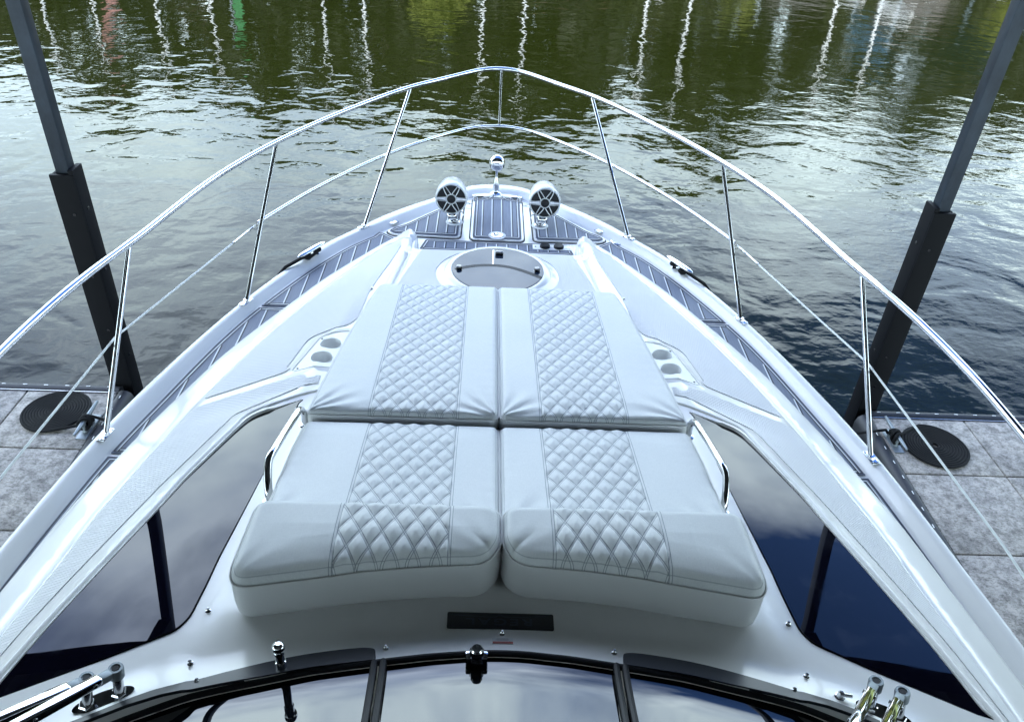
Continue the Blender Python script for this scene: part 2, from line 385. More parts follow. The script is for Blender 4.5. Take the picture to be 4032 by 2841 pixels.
# aft edge along the windscreen
AFT=[(1.90,.4),(1.72,.74),(1.5,.93),(1.3,1.045),(1.15,1.115),(1.0,1.184),(.865,1.240),(.78,1.262),(.66,1.289),(.54,1.317),(.36,1.345),(.21,1.368),(.07,1.382),(0,1.384)]
aft=catmull(AFT,.03)
half=outl+aft[1:]
COACH=half+[(-x,y) for x,y in half[::-1] if x>1e-6]
WIN=G_+H_
WIN=rounded(WIN,[.03,.05,.0,0,0,0,0,0,.02,.02,.0,0,.06,.05,0,0,0,0,0,.03],4); WIN=densify(WIN,.03)
if area(WIN)<0: WIN=WIN[::-1]
HC=(0.0,4.278); HR=.285
def coach_base(x,y):
    x=np.abs(np.asarray(x,float)); y=np.asarray(y,float)
    e=xE(y); d=np.maximum(xD(y),e+.05); g=np.minimum(xGf(y),e-.08); c=np.minimum(np.interp(y,[1.6,2.5,4.65],[.90,.84,.63]),g-.02)
    r=c-np.interp(y,[2.7,3.4],[.05,.075])
    z0=zc(y); zcw=np.where(y<2.7,gzG(y)+.004,z0+np.interp(y,[2.7,3.9],[-.035,.016])); zg=zG(y); ze=zE(y); zdd=zD(y)
    t=lambda a,b:np.clip((x-a)/np.maximum(b-a,1e-5),0,1)
    z=z0-.004*(x/np.maximum(r,.1))**2*(x<r)
    # gutter between centre panel and side mouldings (forward)
    gut=np.interp(y,[3.4,3.9],[0,1])
    tt=t(r,c); s=tt*tt*(3-2*tt)
    zr=(z0-.004)*(1-s)+zcw*s-gut*.014*np.exp(-((x-(r+.018))/.010)**2)
    z=np.where(x>=r,zr,z)
    z=np.where(x>=c,zcw+(zg-zcw)*t(c,g),z)
    z=np.where(x>=g,zg+(ze-zg)*(t(g,e)**.9),z)
    z=np.where(x>=e,ze+(zdd-ze)*t(e,d)**1.05,z)
    # crease line beside the non-slip panels
    z=z-.006*np.exp(-((x-e)/.012)**2)*(y<4.75)
    return z
WINo=inset(WIN,-.022); WINi=inset(WIN,.004)
COR=inset(COACH,0)
AFTL=AFT
WINx=inset(WIN,.003)
_wp=np.array(WIN); _zb=coach_base(_wp[:,0],_wp[:,1]); _Q=lambda x,y:np.stack([np.ones_like(x),x,y,x*x,x*y,y*y],-1)
_cf=np.linalg.lstsq(_Q(_wp[:,0],_wp[:,1]),_zb,rcond=None)[0]
def glass_z(x,y):
    x=np.abs(np.asarray(x,float)); y=np.asarray(y,float); return _Q(x,y)@_cf-.026*(x-1.22)-.012*(y-2.0)
def coach_z(x,y):
    z=coach_base(x,y); ax=np.abs(x)
    if np.any(y<1.75):
        da=segdist(ax,y,AFTL,False); z=z+.034*np.clip(1-da/.135,0,1)**1.5*np.clip((1.30-ax)/.3,0,1)
    dw=segdist(ax,y,WIN); iw=inside(ax,y,WINx)
    gside=(ax>np.interp(y,[1.3,2.8],[1.3,.88]))|(y>2.66)
    z=z+np.where(iw,-.035,0)
    # raised rounded hatch land
    rr=np.hypot(x-HC[0],y-HC[1]); z=z+.012*np.clip((HR+.085-rr)/.035,0,1)
    # rounded outer edge
    dd=segdist(x,y,COR); fwdedge=(y>4.6)|(ax>xD(y)-.1)
    r_=.035; q=np.clip(dd/r_,0,1); z=z-np.where((y>1.5)|(ax>1.6),r_*(1-np.sqrt(np.maximum(0,1-(1-q)**2))),0)*np.where(fwdedge,1,0)
    return z

# ------------------------------------------------------------------ motor yacht
Y=empty('motor_yacht',(0,0,0),'white motor yacht bow seen from above, with sun pads, chrome rail and black side glass','boat')
# hull + gunwale loft
Ar=catmull(A_,.05); Cr=catmull(C_,.05)
def resamp(l,anch,n):
    l=np.array(l); s=np.r_[0,np.cumsum(np.linalg.norm(np.diff(l,axis=0),axis=1))]; sa=[s[np.argmin(np.hypot(l[:,0]-a[0],l[:,1]-a[1]))] for a in anch]
    t=np.concatenate([np.linspace(sa[i],sa[i+1],n[i],endpoint=False) for i in range(len(sa)-1)]+[[sa[-1]]])
    return np.stack([np.interp(t,s,l[:,0]),np.interp(t,s,l[:,1])],1)
an=[(0,(0,5.91),(0,5.72)),(1,(.22,5.86),(.18,5.69)),(2,(.85,5.23),(.74,5.125)),(3,(1.35,4.41),(1.235,4.42)),(4,(1.79,3.1),(1.69,3.08)),(5,(1.96,2.1),(1.87,2.08)),(6,(2.1,-3),(2.0,-3)),(7,(2.05,-6.5),(1.95,-6.5))]
n_=[8,24,26,34,24,40,10]
Aq=resamp(Ar,[a[1] for a in an],n_); Cq=resamp(Cr,[a[2] for a in an],n_)
rows=[]
for (ax,ay),(cx,cy) in zip(Aq,Cq):
    za=zA(ay); dx,dy=cx-ax,cy-ay
    w=ay; wl=lambda s:(ax*(1-s),ay-(s*1.2 if ay>2 else s*.2))
    k=np.interp(ay,[-6,3,5.91],[.03,.12,.55])
    h0=(ax*(1-k*1.0),ay-k*1.0*np.interp(ay,[0,6],[0,1.6]),-.4); h1=(ax*(1-k*.55),ay-k*.55*np.interp(ay,[0,6],[0,1.6]),.55); h2=(ax*(1-k*.16),ay-k*.16*np.interp(ay,[0,6],[0,1.6]),1.3)
    prof=[h0,h1,h2,(ax*.995,ay*.998,za-.10),(ax,ay,za-.035),(ax+dx*.03,ay+dy*.03,za-.014),(ax+dx*.09,ay+dy*.09,za-.003),(ax+dx*.2,ay+dy*.2,za),(ax+dx*.48,ay+dy*.48,za-.002),(ax+dx*.58,ay+dy*.58,za-.008),(ax+dx*.84,ay+dy*.84,za-.030),(ax+dx*.93,ay+dy*.93,za-.037),(cx,cy,zd(cy)),(cx-.02 if cx>.02 else cx,cy-.02,zd(cy)-.0005)]
    rows.append(prof)
V=[];F=[]; m=len(rows[0]); full=[[(-p[0],p[1],p[2]) for p in r] for r in rows[:0:-1]]+rows
for r in full: V+=r
for i in range(len(full)-1):
    for j in range(m-1): F.append((i*m+j,(i+1)*m+j,(i+1)*m+j+1,i*m+j+1))
obj('hull',V,F,GEL,Y,angle=50)
# deck floor
fl=[(x,y) for x,y in Cq]+[(-x,y) for x,y in Cq[:0:-1]]
mb=MB(); n=len(fl); mb.add([(x,y,zd(y)-.001) for x,y in fl],[(i,i+1,n-2-i,n-1-i) if 0 else (i,i+1,n-1-i) for i in range(0)],0)
Vd,Fd=patch(inset(fl,.004),.25,lambda x,y:zd(y)-.0012)
obj('deck',Vd,Fd,GEL,Y,fix=False)
# bow roller platform
pl=rounded([(.195,5.69),(.195,5.845),(.12,5.875),(-.12,5.875),(-.195,5.845),(-.195,5.69)],.02,3)
mb=MB(); mb.prism(pl,zd(5.8)-.01,zd(5.8)+.016); mb.make('anchor_platform',GEL,Y,angle=30)
CUPH=[circ(s*a,b,.0515,32) for s in (1,-1) for a,b in ((.868,3.148),(.850,3.292))]
FL=[]
def _c(y): return float(np.interp(y,[1.6,2.5,4.65],[.90,.84,.63]))
for s in (1,-1):
    yy_=np.arange(3.55,4.60,.05)
    for off_ in (-.087,-.075,-.057,-.040,-.020,0.0): FL.append([(s*(_c(y)+off_),float(y)) for y in yy_])
    ee=[p for p in catmull(E_,.05) if .9<p[1]<4.66]
    for off_ in (-.022,-.010,0,.010,.022,.06): FL.append([(s*(x+off_),y) for x,y in ee if x+off_<float(xD(y))-.045])
for dd_ in (.085,.115,.14): FL.append([(x,y+dd_) for x,y in catmull([(-a,b) for a,b in AFT[3:][::1] if a<1.01]+[(a,b) for a,b in AFT[::-1] if 0<a<1.01],.04)])
# coachroof with skirt
loops=[inset(COACH,.010),inset(COACH,.035),WINo,inset(WIN,.0),inset(WIN,.006),mir(WINo),mir(WIN),mir(inset(WIN,.006)),circ(*HC,HR+.05,50),circ(*HC,HR+.085,50)]
def fix(l): return l
lines=[]
V,F=patch(COACH,.035,coach_z,loops=[inset(COACH,.006),inset(COACH,.015),inset(COACH,.026),inset(COACH,.038),inset(COACH,.058),WIN,inset(WIN,.006),mir(WIN),mir(inset(WIN,.006)),circ(*HC,HR+.05,50),circ(*HC,HR+.085,50)],holes=CUPH,lines=FL)
V,F=skirt(V,F,lambda v:min(v[2]-.02,zd(v[1])-.02) if not (abs(v[0])<.95 and 3.0<v[1]<3.4) else v[2]-.01)
obj('coachroof',V,F,GEL,Y,angle=38)
# black side windows: flush glass in the recess, slightly crowned
for s in (1,-1):
    wl=WINi if s==1 else mir(WINi)
    Vg,Fg=patch(wl,.05,lambda x,y:glass_z(x,y)-.006)
    Vg,Fg=skirt(Vg,Fg,.012)
    gl=catmull([(1.475,.95),(1.445,1.12)]+[(x+.014,y+.006) for x,y in G_[::-1][1:-1]]+[(.93,2.79),(.84,2.86),(.78,2.89)],.03)
    mbl=MB(); mbl.tube([(s*x,y,float(coach_base(np.array([x]),np.array([y]))[0])-.002) for x,y in gl],.0115,10,ell=(1,.75)); mbl.make('window_bead',GEL,Y,angle=70)
    wn=obj('side_window',Vg,Fg,GLASS,Y,angle=60); wn['label']='long black tinted side glass on the right of the sun pads' if s==1 else 'long black tinted side glass on the left of the sun pads'
# non-slip panels
E_in=[(x-.022,y-.006) for x,y in catmull(E_,.04)]
Ef=[p for p in E_in if 2.90<p[1]<4.74]
P1=Ef+[(1.378,2.905),(1.03,3.045),(1.005,3.08),(1.045,3.10) if 0 else (1.03,3.09),(.985,3.40),(.88,3.46),(.80,3.50),(.76,3.60),(.745,3.95),(.72,4.12),(.66,4.45),(.635,4.64),(.66,4.72)]
P1=densify(rounded(P1,[0]*len(Ef)+[.02,.02,.03,.02,.06,.04,.04,.03,.05,.03,.05,.02,.03],3),.05)
Ea=[p for p in E_in if 1.0<p[1]<2.83]
Go=[(x+.055,y+.02) for x,y in [(1.52,1.0),(1.468,1.27),(1.415,1.53),(1.34,1.80),(1.26,2.08),(1.20,2.28),(1.13,2.52),(1.095,2.655),(1.04,2.70)]]+[(.93,2.86),(.84,2.92),(.84,2.985),(.93,2.985),(1.05,2.962)]
P2=densify([(1.375,2.84)]+Ea+Go,.05)
for s in (1,-1):
    for pp in (P1,P2):
        q=pp if s==1 else mir(pp)
        Vn,Fn=patch(q,.045,lambda x,y:coach_z(x,y)+.0045)
        Vn,Fn=skirt(Vn,Fn,.006); obj('nonskid_panel',Vn,Fn,NSK,Y,angle=50)
pc=[(-.50,4.615),(.50,4.615),(.585,4.18),(.63,3.85),(-.63,3.85),(-.585,4.18)]
Vn,Fn=patch(densify(rounded(pc,.02,3),.06),.05,lambda x,y:coach_z(x,y)+.0045,holes=[circ(*HC,HR+.10,50)])
Vn,Fn=skirt(Vn,Fn,.006); obj('nonskid_panel',Vn,Fn,NSK,Y,angle=50)

# ---- deck pads with inlaid lines
def padmesh(poly,zf,stripes=None,th=.006,lines=True,x0=0,clipy=None):
    mb=MB(); 
    Vp,Fp=patch(densify(poly,.04),.08,lambda x,y:zf(x,y)+th); Vp,Fp=skirt(Vp,Fp,th+.002); mb.add(Vp,Fp,0)
    zt=lambda x,y:zf(x,y)+th
    if lines:
        a=densify(inset(poly,.0075),.03); b=densify(inset(poly,.020),.03); c=densify(inset(poly,.0265),.03)
        mb.ribbon(a,.006,lambda x,y:zt(x,y)+.0015,2,True)
        mb.ribbon(b,.006,lambda x,y:zt(x,y)+.0015,1,True); mb.ribbon(c,.006,lambda x,y:zt(x,y)+.0022,2,True)
    if stripes:
        ins=inset(poly,.030); xs=[p[0] for p in ins]; k0=int(math.floor(min(xs)/stripes))-1
        for k in range(k0,k0+80):
            x=(k)*stripes+x0
            if x<min(xs) or x>max(xs): continue
            ys=[]
            for i in range(len(ins)):
                (x1,y1),(x2,y2)=ins[i],ins[(i+1)%len(ins)]
                if (x1>x)!=(x2>x): ys.append(y1+(y2-y1)*(x-x1)/(x2-x1))
            ys.sort()
            for y1,y2 in zip(ys[::2],ys[1::2]):
                if y2-y1<.02: continue
                for off,m_ in ((-.0035,1),(.0042,2)):
                    L_=densify([(x+off,y1),(x+off,y2)],.06,False); mb.ribbon(L_,.0075,lambda a,b:zt(a,b)+.0012,m_)
    return mb
zdk=lambda x,y:zd(y)
# anchor locker lids (raised moulded lid with gap, pad, hardware)
def locker(name_poly,rad,label,ring,hinges,stripe_x0=0):
    lid=rounded(name_poly,rad,6)
    mb=MB(); mb.prism(inset(lid,-.010),lambda x,y:zd(y)-.004,lambda x,y:zd(y)+.0005,1); mb.prism(lid,lambda x,y:zd(y)+.001,lambda x,y:zd(y)+.012,0)
    l=mb.make('locker_lid',[GEL,BLK],Y,angle=30); l['label']=label
    pad=padmesh(inset(lid,.016),lambda x,y:zd(y)+.012,.072,x0=stripe_x0).make('deck_pad',[FOAM,LW,LB],l,angle=40)
    rx,ry=ring; z=zd(ry)+.018
    mb=MB(); mb.lathe((rx,ry,z),(0,0,1),[(.062,0),(.062,.002),(.05,.002)],30,1); mb.lathe((rx,ry,z+.002),(0,0,1),[(.041,0),(.041,.004),(.034,.005),(.028,.001),(.0,.001)],28,0)
    mb.tube([(rx+.026*math.cos(a),ry+.026*math.sin(a),z+.008) for a in np.linspace(0,2*math.pi,20,endpoint=False)],.004,6,0,closed=True)
    for a in (0,2.1,4.2): mb.tube([(rx,ry,z+.007),(rx+.02*math.cos(a),ry+.02*math.sin(a),z+.009)],.004,6,0)
    mb.make('lift_ring',[STEEL,LW],l)
    for hx,hy,ang in hinges:
        mb=MB(); rot=Matrix.Rotation(ang,3,'Z'); mb.box((hx,hy,zd(hy)+.020),(.055,.04,.006),0,rot,.002); mb.tube([Vector((hx,hy,zd(hy)+.025))+rot@Vector((a,-.022,0)) for a in(-.027,.027)],.005,8)
        for a,b in ((-.016,.008),(.016,.008)): mb.lathe(Vector((hx,hy,zd(hy)+.0225))+rot@Vector((a,b,0)),(0,0,1),[(.005,0),(.004,.002)],8)
        mb.make('hinge',STEEL,l)
    return l
locker([(-.19,4.972),(.19,4.972),(.188,5.66),(.10,5.665),(.085,5.69) ,(-.085,5.69),(-.10,5.665),(-.188,5.66)],[.05,.05,.015,.01,.01,.01,.01,.015],'anchor locker lid on the centre line','x'and(0,5.03),[(-.133,5.70,0),(.133,5.70,0)],.036)
for s in (1,-1):
    pts=[(.262,4.985),(.735,5.0),(.785,5.045),(.75,5.10),(.665,5.165),(.56,5.30),(.455,5.43),(.345,5.535),(.255,5.575)]
    if s<0: pts=[(-x,y) for x,y in pts][::-1]
    rr=[.05,.05,.04,.04,.03,.02,.02,.02,.03]; rr=rr if s>0 else rr[::-1]
    locker(pts,rr,'triangular locker lid on the right of the bow' if s>0 else 'triangular locker lid on the left of the bow',(s*.312,5.218),[(s*.745,5.165,-s*R(48))],.0)
# cross strip and side pads
st=rounded([(-.535,4.80),(.535,4.80),(.50,4.952),(-.50,4.952)],.02,4)
padmesh(st,zdk,.072).make('deck_pad',[FOAM,LW,LB],Y,angle=40)
Cc=catmull(C_,.03)
def side_pad(y1,y0,s,nose=False):
    o=[p for p in inset(Cc+[(0,-6.5)],0) if 0]
    outer=[(x-.012,y-.006) for x,y in Cc if y0<=y<=y1 and x>.5]; Dd=[(x-.03,y-.02) for x,y in catmull(D_[5:],.04)]
    inner=[p for p in Dd if y0-.02<=p[1]<=y1+.0][::-1]
    xo0=np.interp(y0,[p[1] for p in Cc][::-1],[p[0] for p in Cc][::-1])-.012; xi0=np.interp(y0,[p[1] for p in Dd][::-1],[p[0] for p in Dd][::-1])
    xo1=np.interp(y1,[p[1] for p in Cc][::-1],[p[0] for p in Cc][::-1])-.012; xi1=np.interp(y1,[p[1] for p in Dd][::-1],[p[0] for p in Dd][::-1])
    poly=[(xo1,y1)]+outer+[(xo0,y0),(xi0,y0)]+inner+([(xi1,y1)] if not nose else [])
    # drop near-duplicate points
    q=[poly[0]]
    for p in poly[1:]:
        if math.hypot(p[0]-q[-1][0],p[1]-q[-1][1])>.008: q.append(p)
    if math.hypot(q[0][0]-q[-1][0],q[0][1]-q[-1][1])<.008: q.pop()
    if nose: q=[(.80,5.02),(.835,5.035)]+q
    if s<0: q=mir(q)
    if area(q)<0: q=q[::-1]
    padmesh(q,zdk,.08).make('deck_pad',[FOAM,LW,LB],Y,angle=40)
for s in (1,-1):
    side_pad(4.98,4.01,s,True); side_pad(3.985,2.70,s); side_pad(2.675,1.1,s)
mb=MB(); mb.lathe((.875,5.045,zd(5.05)+.001),(0,0,1),[(.058,0),(.058,.005),(.050,.007),(.046,.005),(0,.005)],30); mb.box((.875,5.045,zd(5.05)+.008),(.05,.008,.002),1); mb.make('fuel_filler_cap',[STEEL,FOAM],Y)
mb=MB(); z=zd(4.88)+.008; mb.box((.385,4.90,z),(.27,.075,.006),0,None,.002)
for cx in (.335,.432):
    mb.lathe((cx,4.90,z+.003),(0,0,1),[(.036,0),(.036,.012),(.030,.018),(0,.019)],26,1); mb.box((cx,4.935,z+.010),(.03,.02,.012),1,None,.003)
for cx in (.268,.50): mb.lathe((cx,4.90,z+.003),(0,0,1),[(.007,0),(.005,.003)],10,2)
mb.make('deck_socket_panel',[WCAP,BLK,STEEL],Y)

# ---- deck hatch
zh=float(coach_base(0,HC[1]))+.012
mb=MB(); mb.lathe((HC[0],HC[1],zh-.004),(0,0,1),[(HR+.050,0),(HR+.048,.010),(HR+.032,.022),(HR+.012,.027),(HR+.003,.026),(HR-.002,.016)],72)
mb.F=[f for f in mb.F if len(f)==4]; mb.M=mb.M[:len(mb.F)]
hr=mb.make('deck_hatch',GEL,Y)
mb=MB(); mb.prism(circ(HC[0],HC[1],HR+.001,80),zh+.010,zh+.0225); mb.prism(circ(HC[0],HC[1],HR-.004,80),zh+.0225,zh+.0245); mb.make('hatch_glass',HGL,hr,angle=25)
mb=MB(); mb.ribbon(catmull([(-.262,4.25),(-.20,4.285),(-.12,4.313),(0,4.322),(.09,4.30),(.18,4.25),(.268,4.185)],.02),.030,lambda x,y:zh+.0252,0); mb.ribbon([(-.028,4.53),(-.030,4.34)],.008,lambda x,y:zh+.0258,1); mb.make('hatch_screen_frame',[BLK,STEEL],hr,fix=False)
for kx,ky,sq in ((-.240,4.262,0),(.244,4.272,0),(.01,4.475,1)):
    mb=MB(); 
    if sq: mb.box((kx,ky,zh+.036),(.052,.036,.024),0,None,.006)
    else: mb.lathe((kx,ky,zh+.024),(0,0,1),[(.019,0),(.020,.012),(.016,.022),(0,.024)],6); mb.lathe((kx,ky,zh+.022),(0,0,1),[(.022,0),(.022,.003)],20)
    mb.make('hatch_latch',BLKG,hr)
mb=MB(); mb.box((0,HC[1]-HR-.022,zh+.024),(.16,.02,.008),0,None,.003); mb.make('hatch_hinge',WCAP,hr)

# ---- cup holder plates
for s in (1,-1):
    def tx(l): return [(s*x,y) for x,y in l]
    base=[(.99,3.035),(.845,3.055) if 0 else (.78,3.075),(.74,3.15),(.74,3.44),(.80,3.432),(.915,3.375)]
    pl=rounded(tx(base),.025,5); hz=lambda x,y:coach_base(np.array([x]),np.array([y]))[0]
    zz_=lambda x,y:float(hz(x,y))
    holes=[circ(s*.868,3.148,.052,32),circ(s*.850,3.292,.052,32)]
    rim=rounded(tx([(1.03,3.0),(.78,3.04),(.70,3.12),(.70,3.50),(.80,3.475),(.945,3.41)]),.04,5)
    Vr,Fr=patch(densify(rim,.04),.06,lambda x,y:coach_base(x,y)+.0045-.004*np.clip(1-segdist(x,y,rim)/.012,0,1),holes=[densify(inset(pl,-.008),.03)]); Vr,Fr=skirt(Vr,Fr,.012)
    hld=obj('cup_holder',Vr,Fr,GEL,Y,angle=50)
    Vp,Fp=patch(densify(inset(pl,.002),.04),.03,lambda x,y:coach_base(x,y)+.0035,holes=holes); Vp,Fp=skirt(Vp,Fp,.014); obj('holder_plate',Vp,Fp,WCAP,hld,angle=40)
    for h in holes:
        cx=sum(p[0] for p in h)/len(h); cy=sum(p[1] for p in h)/len(h); zt=zz_(cx,cy)+.0028; mb=MB(); k=len(h)
        V=[(x,y,zt) for x,y in h]+[(cx+(x-cx)*.93,cy+(y-cy)*.93,zt-.075) for x,y in h]; F=[(i,(i+1)%k,k+(i+1)%k,k+i) for i in range(k)]+[tuple(range(k,2*k))]
        mb.add(V,F); mb.make('cup_well',WCAP,hld)
    for x,y in ((.967,3.058),(.905,3.352)):
        mb=MB(); mb.lathe((s*x,y,zz_(s*x,y)+.004),(0,0,1),[(.006,0),(.004,.002)],10); mb.make('screw',BLK,hld)

# ---- small fittings on the coachroof
def cz(x,y): return float(coach_z(np.array([float(x)]),np.array([float(y)]))[0])
for x,y in [(.342,1.396),(-.338,1.396),(.007,1.460),(.859,2.037),(-.858,2.042),(.924,1.536),(-.905,1.540),(.912,1.338),(-.893,1.344),(.854,1.283),(-.85,1.277),(.746,3.955),(-.737,3.973)]:
    z=cz(x,y); mb=MB(); mb.lathe((x,y,z-.001),(0,0,1),[(.0085,0),(.0085,.003),(.0055,.004),(.0055,.009),(.0065,.011),(.0045,.014),(0,.0145)],14); mb.make('snap_stud',DSTEEL,Y)
# hand rails beside the pads
for s in (1,-1):
    pts=[(.822,2.56,2.095),(.822,2.56,2.155),(.826,2.53,2.195),(.836,2.44,2.215),(.856,2.20,2.25),(.862,2.17,2.245),(.858,2.12,2.215),(.848,2.07,2.17),(.846,2.062,2.13)]
    pts=catmull([(s*a,b,c) for a,b,c in pts],.015)
    mb=MB(); mb.tube(pts,.0135,16,ell=(1,1.15)); hrl=mb.make('hand_rail',STEEL,Y,angle=60)
    for x,y in ((.846,2.062),(.822,2.56)):
        mb=MB(); mb.lathe((s*x,y,cz(s*x,y)-.002),(0,0,1),[(.026,0),(.026,.004),(.018,.007)],24); mb.make('rail_foot',STEEL,hrl)

# raised name badge, lettering reads from the bow
def text(s,size,loc,rotz,matl,name,parent,depth=.001,tilt=0,bold=0,spx=1.0,font_shear=0,sx=1):
    cu=bpy.data.curves.new('t','FONT'); cu.body=s; cu.size=size; cu.extrude=depth; cu.align_x='CENTER'; cu.align_y='CENTER'; cu.space_character=spx; cu.offset=bold; cu.shear=font_shear
    t=bpy.data.objects.new('t',cu); COL.objects.link(t); bpy.context.view_layer.update()
    me=bpy.data.meshes.new_from_object(t.evaluated_get(bpy.context.evaluated_depsgraph_get())); bpy.data.objects.remove(t)
    me.transform(Matrix.Translation(loc)@Matrix.Rotation(rotz,4,'Z')@Matrix.Rotation(tilt,4,'X')@Matrix.Diagonal((sx,1,1,1))); me.materials.clear(); me.materials.append(matl)
    o=bpy.data.objects.new(name,me); COL.objects.link(o); o.parent=parent
    return o
bz=cz(0,1.51)
mb=MB(); mb.prism(rounded([(-.163,1.481),(.168,1.479),(.168,1.538),(-.163,1.540)],.006,4),bz-.004,bz+.006)
mb.prism(rounded([(-.157,1.487),(.162,1.485),(.162,1.532),(-.157,1.534)],.005,3),bz+.006,bz+.0065)
BADGE=mat('dark_badge_plastic',(.006,.007,.012),.3); bd=mb.make('name_badge',BADGE,Y,angle=30)
DKL=mat('dark_badge_relief',(.060,.066,.085),.25)
text('REGAL',.034,(.0,1.507,bz+.0068),math.pi,DKL,'badge_lettering',bd,.0012,bold=.0006,spx=1.25,sx=1.75)
mb=MB(); mb.tube(catmull([(-.14,1.529,bz+.007),(-.05,1.524,bz+.007),(-.012,1.524,bz+.007),(0.002,1.532,bz+.007),(.016,1.524,bz+.007),(.055,1.524,bz+.007),(.145,1.529,bz+.007)],.01),.0012,6); mb.make('badge_swoosh',DKL,bd)
sz0,sz1=cz(.008,1.416),cz(.008,1.441); ssl=(sz1-sz0)/.025
szf=lambda o:(lambda x,y:sz0+(y-1.416)*ssl+.0012+o)
RED=mat('sticker_red',(.55,.13,.10),.5); STK=mat('sticker_white',(.62,.65,.66),.5)
mb=MB(); mb.prism([(-.023,1.416),(.040,1.416),(.040,1.441),(-.023,1.441)],szf(-.003),szf(.0005),0); mb.prism([(-.022,1.4165),(.039,1.4165),(.039,1.4255),(-.022,1.4255)],szf(.0006),szf(.0010),1)
sk=mb.make('warning_sticker',[STK,RED],Y,smooth=False)
text('\u26a0WARNING',.0095,(.0085,1.421,szf(.0014)(0,1.421)),math.pi,mat('sticker_ink',(.05,.03,.03),.6),'sticker_lettering',sk,.0001,tilt=-math.atan(ssl),sx=1.0)
mb=MB()
for i in range(4):
    yy=1.4295+i*.003; hw=.02-.003*(i%2); f_=szf(.0008); mb.add([(.008-hw,yy-.0005,f_(0,yy-.0005)),(.008+hw,yy-.0005,f_(0,yy-.0005)),(.008+hw,yy+.0005,f_(0,yy+.0005)),(.008-hw,yy+.0005,f_(0,yy+.0005))],[(0,1,2,3)])
mb.make('sticker_small_print',[mat('fine_print',(.25,.26,.27),.6)],sk,smooth=False,fix=False)

# ---- windscreen
def wz(d):  # height above base for distance d aft of the glass edge
    ds=[0,.03,.05,.08,.12,.2,.5,.8,1.2]; sl=[4,7,11,14.5,16.5,17.5,21,25,28]; z=0; t=0; st_=.01
    while t<d-1e-9:
        q=min(st_,d-t); z+=q*math.tan(R(np.interp(t+q/2,ds,sl))); t+=q
    return z
WT={}
AFTd=np.array(AFT[::-1])
def yb(x): return float(np.interp(abs(x),AFTd[:,0],AFTd[:,1]))
def glass_patch(x0,x1,nx,matl,name,off=0,d0=.012,d1=1.25,lab=None):
    V=[];F=[]; ds=list(np.linspace(d0,.4,28))+list(np.linspace(.45,d1,10))
    for i in range(nx+1):
        x=x0+(x1-x0)*i/nx; y_=yb(x); e=1e-2; sl=(yb(abs(x)+e)-yb(max(abs(x)-e,0)))/(e+min(e,abs(x)+1e-9)); nrm=Vector((-sl*(1 if x>=0 else -1),1)); nrm.normalize()
        for d in ds:
            xx=x-nrm.x*d*.6; yy=y_-d*(.75+.25*nrm.y); V.append((xx,yy,float(zc(1.38))+.018+off+wz(d)-.05*max(0,abs(x)-.36)**1.5))
    m_=len(ds)
    for i in range(nx):
        for j in range(m_-1): F.append((i*m_+j,(i+1)*m_+j,(i+1)*m_+j+1,i*m_+j+1))
    o=obj(name,V,F,matl,WS,fix=False,angle=80); 
    if lab: o['label']=lab
    return o
mb=MB()
def wpos(x,d,off=0):
    y_=yb(x); return (x*(1-.08*d),y_-d,float(zc(1.38))+.018+off+wz(d)-.05*max(0,abs(x)-.36)**1.5)
fr=[wpos(x,0.004,.010) for x in np.linspace(-1.55,1.55,90)]
mb.tube(fr,.010,8)
for s in (1,-1):
    for dd in (-.012,.014):
        mb.tube([wpos(s*.352+dd,d,.012) for d in np.linspace(0,1.2,24)],.011,8)
WS=mb.make('windscreen',BLK,Y)
glass_patch(-.34,.34,24,WGL,'windscreen_glass'); glass_patch(.365,1.55,30,WGL,'windscreen_glass'); glass_patch(-1.55,-.365,30,WGL,'windscreen_glass')
# black trim plates either side
top=[(.368,1.392),(.40,1.396),(.56,1.372),(.673,1.343),(.865,1.275),(.957,1.236),(1.063,1.178),(1.25,1.085),(1.5,.94)]
bot=[(1.5,.935),(1.3,1.045),(1.15,1.115),(1.0,1.184),(.865,1.240),(.78,1.262),(.66,1.289),(.54,1.317),(.36,1.345)]
for s in (1,-1):
    pp=densify(rounded([(s*x,y) for x,y in catmull(top,.05)+catmull(bot,.05)],.012,3),.04)
    V,F=patch(pp,.02,lambda x,y:coach_z(x,y)+.007); V,F=skirt(V,F,.014); obj('windscreen_trim',V,F,mat('satin_black_trim',(.018,.021,.030),.33),WS,angle=40)
# latch knob on top of the centre pane
kx,ky=-.069,1.363; kz=cz(0,1.385)-.004
mb=MB(); mb.box((kx,ky-.004,kz+.012),(.066,.030,.018),0,None,.005); mb.lathe((kx,ky,kz+.018),(0,0,1),[(.021,0),(.022,.012),(.015,.017)],20,1); mb.lathe((kx,ky,kz+.034),(0,0,1),[(.016,0),(.018,.006),(.014,.012),(0,.0135)],24,0)
mb.box((kx,ky-.022,kz+.014),(.036,.03,.022),1,None,.006); mb.make('windscreen_latch',[STEEL,BLKG],WS)
# ball-topped stub post on the left
px,py=-.624,1.322; pz=cz(px,py+.03)-.002
mb=MB(); mb.lathe((px,py,pz),(0,0,1),[(.031,0),(.031,.004),(.026,.0065),(.0155,.007),(.0150,.045),(.012,.048),(.012,.078),(.0145,.080),(.0145,.092)],24)
mb.lathe((px,py+.004,pz+.104),(0,.3,1),[(.003,-.019),(.0135,-.013),(.0185,-.004),(.0188,.003),(.0150,.011),(.010,.0145),(.008,.0125),(.0,.0125)],24)
for a in (.8,2.9,5.0): mb.lathe((px+.024*math.cos(a),py+.024*math.sin(a),pz+.0045),(0,0,1),[(.004,0),(.003,.003)],8)
mb.make('ball_stud_post',STEEL,Y)
